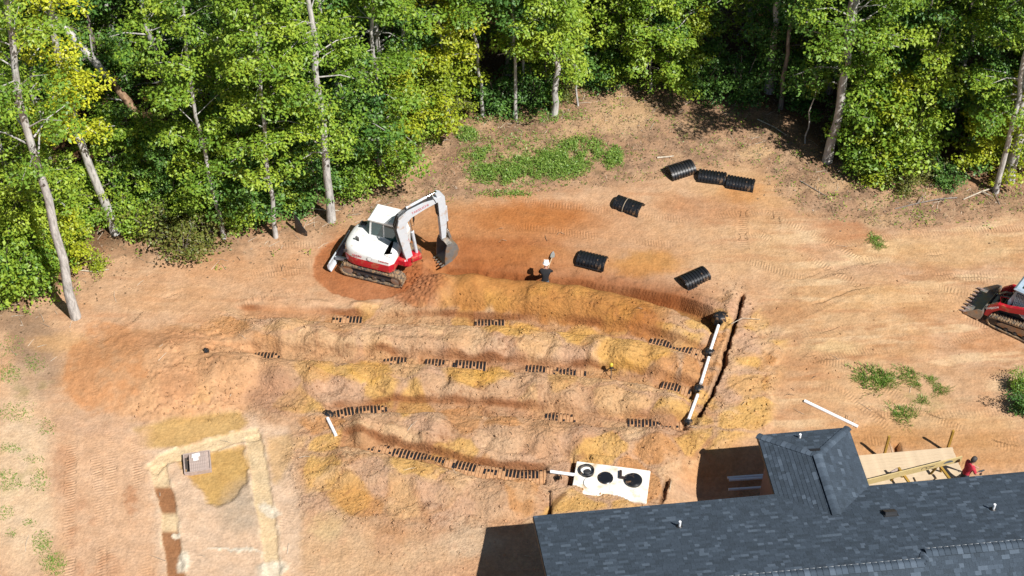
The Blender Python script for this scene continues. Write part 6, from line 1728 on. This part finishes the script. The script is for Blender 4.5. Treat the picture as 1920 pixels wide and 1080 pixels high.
# dry grass, straw and a few green sprigs over the unmown bank
BANKP = [(560, 408), (720, 335), (830, 240), (1000, 218), (1100, 168), (1260, 172), (1450, 228), (1560, 322), (1700, 360), (1930, 350), (1930, 402), (1700, 432), (1500, 405), (1400, 315), (1150, 350), (900, 372), (700, 405)]
def clot(u, v, sd): return np.clip((vnoise(u / 20, v / 12, sd) + .7 * vnoise(u / 7, v / 5, sd + 1) - .72) * 2.6, 0, 1)
for nm, seed, dens, wid2, m_, tb_, lb, ct, cap in (('dry_grass', 711, .75, .10, LITTERM, .75, 'dry straw and dead grass lying over the bank', 'dry grass', 70000), ('green_sprigs', 712, .30, .45, LEAF, .55, 'small green sprigs dotted over the bank', 'sprigs', 60000)):
    S_, rr = scatter(cap, lambda u, v: inpoly(u, v, BANKP) * clot(u, v, seed) * dens, seed, (540, 1940, 150, 440))
    U_ = np.array([a for a, _ in S_]); V_ = np.array([b for _, b in S_]); x, y = Pxy(U_, V_)
    C_ = np.stack([x, y, zat(x, y) + rr.uniform(.01, .11, len(x))], 1); N_ = rr.normal(size=C_.shape) * .6 + np.array([0, -.2, .8]); N_ /= np.linalg.norm(N_, axis=1, keepdims=True)
    L_ = rr.uniform(.08, .24, len(x)) if nm == 'dry_grass' else rr.uniform(.05, .12, len(x))
    v, tn = leaf_arrays(C_, N_, L_, L_ * wid2, np.clip(tb_ + rr.normal(size=len(x)) * .25, 0, 1), rr, .05)
    o = link(nm, quad_mesh(nm, v, tn, m_)); prop(o, lb, ct, None, 'stuff')
# twigs
S_, rr = scatter(16000, lambda u, v: np.where(v < 640, .34 * np.exp(-np.abs(edged(u, v) - 18) / 26), .004) + .10 * ell(u, v, [(1740, 370, 160, 40, 1), (1690, 740, 120, 50, .4), (60, 640, 80, 60, .6)]), 705)
b = MB(); rt = random.Random(4)
for (u, v) in S_:
    x, y = Pxy(np.array([u]), np.array([v])); x = float(x[0]); y = float(y[0]); z = ground_z(x, y); a = rt.uniform(0, 3.14); l = rt.uniform(.15, .7); q = Vector((math.cos(a) * l / 2, math.sin(a) * l / 2, rt.uniform(-.02, .05)))
    c = Vector((x, y, z + .03)); b.tube([c - q, c + q * .1 + Vector((rt.uniform(-.04, .04), rt.uniform(-.04, .04), .02)), c + q], [.010, .008, .004], 3, False)
o = b.build('twigs', DEADW); prop(o, 'scattered dry twigs along the edge of the clearing', 'twigs', None, 'stuff')
S_, rr = scatter(700, lambda u, v: ell(u, v, [(1000, 440, 220, 70, .5), (1300, 560, 160, 50, .5), (1380, 640, 60, 120, .7), (900, 700, 320, 120, .35), (1100, 860, 260, 90, .4), (1640, 430, 160, 60, .5), (1500, 720, 160, 120, .3), (560, 500, 240, 60, .25)]), 708)
b = MB(); rt = random.Random(14)
for (u, v) in S_:
    x, y = Pxy(np.array([u]), np.array([v])); x = float(x[0]); y = float(y[0]); z = ground_z(x, y); a = rt.uniform(0, 6.28); l = rt.uniform(.12, .45); c = Vector((x, y, z + .02)); q = Vector((math.cos(a), math.sin(a), 0)) * l
    b.tube([c - q * .5, c + Vector((rt.uniform(-.05, .05), rt.uniform(-.05, .05), rt.uniform(.03, .12))), c + q * .5], [.012, .014, .005], 4, False)
o = b.build('roots', BARK_R); prop(o, 'torn roots lying about the dug clay', 'roots', None, 'stuff')
# clods on the spoil
SPa = SPOIL
S_, rr = scatter(60000, lambda u, v: inpoly(u, v, SPa) * .55 + ell(u, v, [(780, 520, 40, 45, 1), (1380, 560, 40, 60, .6), (1300, 540, 60, 30, .4), (1300, 780, 160, 60, .3), (1550, 680, 120, 30, .12), (1700, 620, 200, 200, .03), (950, 480, 260, 60, .10), (1500, 560, 160, 120, .04), (1620, 440, 140, 40, .06), (800, 1020, 240, 70, .20), (420, 720, 140, 60, .15)]), 706)
n = len(S_); U_ = np.array([a for a, _ in S_]); V_ = np.array([b for _, b in S_]); x, y = Pxy(U_, V_); sz = .016 + .05 * rr.uniform(0, 1, n) ** 3.2
base = np.array([(1, 0, 0), (0, 1, 0), (-1, 0, 0), (0, -1, 0), (0, 0, .8), (0, 0, -.5)], float)
vv = base[None] * sz[:, None, None] * rr.uniform(.6, 1.4, (n, 6, 1)) + rr.normal(size=(n, 6, 3)) * sz[:, None, None] * .15
vv += np.stack([x, y, zat(x, y) + sz * .25], 1)[:, None, :]
tri = np.array([(0, 1, 4), (1, 2, 4), (2, 3, 4), (3, 0, 4), (1, 0, 5), (2, 1, 5), (3, 2, 5), (0, 3, 5)]); fa = (tri[None] + (np.arange(n) * 6)[:, None, None]).reshape(-1, 3)
me = bpy.data.meshes.new('soil_clods'); me.vertices.add(n * 6); me.loops.add(fa.size); me.polygons.add(len(fa))
me.vertices.foreach_set('co', vv.astype(np.float32).ravel()); me.loops.foreach_set('vertex_index', fa.astype(np.int32).ravel()); me.polygons.foreach_set('loop_start', np.arange(0, fa.size, 3, dtype=np.int32)); me.update(calc_edges=True)
ii = np.clip(np.searchsorted(gx, x) - 1, 0, NX - 1); jj = np.clip(np.searchsorted(gy, y) - 1, 0, NY - 1); cc_ = col[jj, ii] * rr.uniform(.75, 1.1, (n, 1))
ca = me.attributes.new('soil', 'FLOAT_COLOR', 'POINT'); ca.data.foreach_set('color', np.repeat(np.concatenate([cc_, np.ones((n, 1))], 1), 6, 0).astype(np.float32).ravel())
me.materials.append(SOIL); o = link('soil_clods', me); prop(o, 'crumbled clods of clay lying over the spoil', 'soil', None, 'stuff')

# -- fallen limbs
def limb(name, pts, r0, r1, label, m=DEADW, side=()):
    P3 = [G(u, v, dz) for u, v, dz in pts]; o = P3[0].copy(); b = MB(); n = len(P3)
    b.tube([p - o for p in P3], [r0 + (r1 - r0) * i / (n - 1) for i in range(n)], 7)
    for (i, du, dv, l) in side:
        a = P3[i] - o; b.tube([a, a + Vector((du, dv, l))], [r1 * 1.1, r1 * .3], 5)
    t = b.build(name, m, None, 60); t.location = o; return prop(t, label, 'branch', 'fallen branches')
limb('fallen_branch', [(1652, 348, .03), (1685, 330, .1), (1712, 316, .22), (1748, 298, .5)], .05, .10, 'pale fallen limb propped against the tall bright bush')
limb('fallen_branch', [(1678, 392, .02), (1720, 383, .06), (1760, 376, .1), (1794, 372, .05)], .03, .035, 'long dark fallen branch along the clay edge at the right', BARK_B, [(2, .3, -.3, .1), (1, .3, .4, .15)])
limb('fallen_branch', [(1806, 375, .04), (1840, 362, .1), (1872, 352, .1)], .03, .04, 'pale branch lying at the foot of the thin right tree', DEADW, [(1, .4, -.5, .1)])
limb('fallen_branch', [(1860, 356, .1), (1868, 372, .08), (1874, 384, .02)], .03, .02, 'short dark forked branch below the thin right tree', BARK_B)
limb('fallen_branch', [(1232, 297, .05), (1250, 296, .06), (1263, 294, .05)], .05, .03, 'short pale stick near the leaning black chamber')
limb('fallen_branch', [(1500, 340, .04), (1525, 355, .05), (1552, 370, .03)], .03, .015, 'thin branch below the big leaning pale tree', BARK_B)
limb('fallen_branch', [(585, 392, .05), (610, 396, .06), (636, 396, .04)], .035, .03, 'pale stick across the foot of the stout pale tree')
limb('fallen_branch', [(148, 508, .05), (180, 512, .08), (205, 506, .04)], .03, .02, 'pale stick right of the far left tree')
limb('fallen_branch', [(1420, 225, .05), (1450, 240, .08), (1475, 255, .05)], .03, .02, 'pale branch in the shade below the brown trunk')
limb('fallen_branch', [(1370, 612, .15), (1392, 600, .12), (1425, 600, .04)], .014, .01, 'thin pale root beside the top of the manifold')
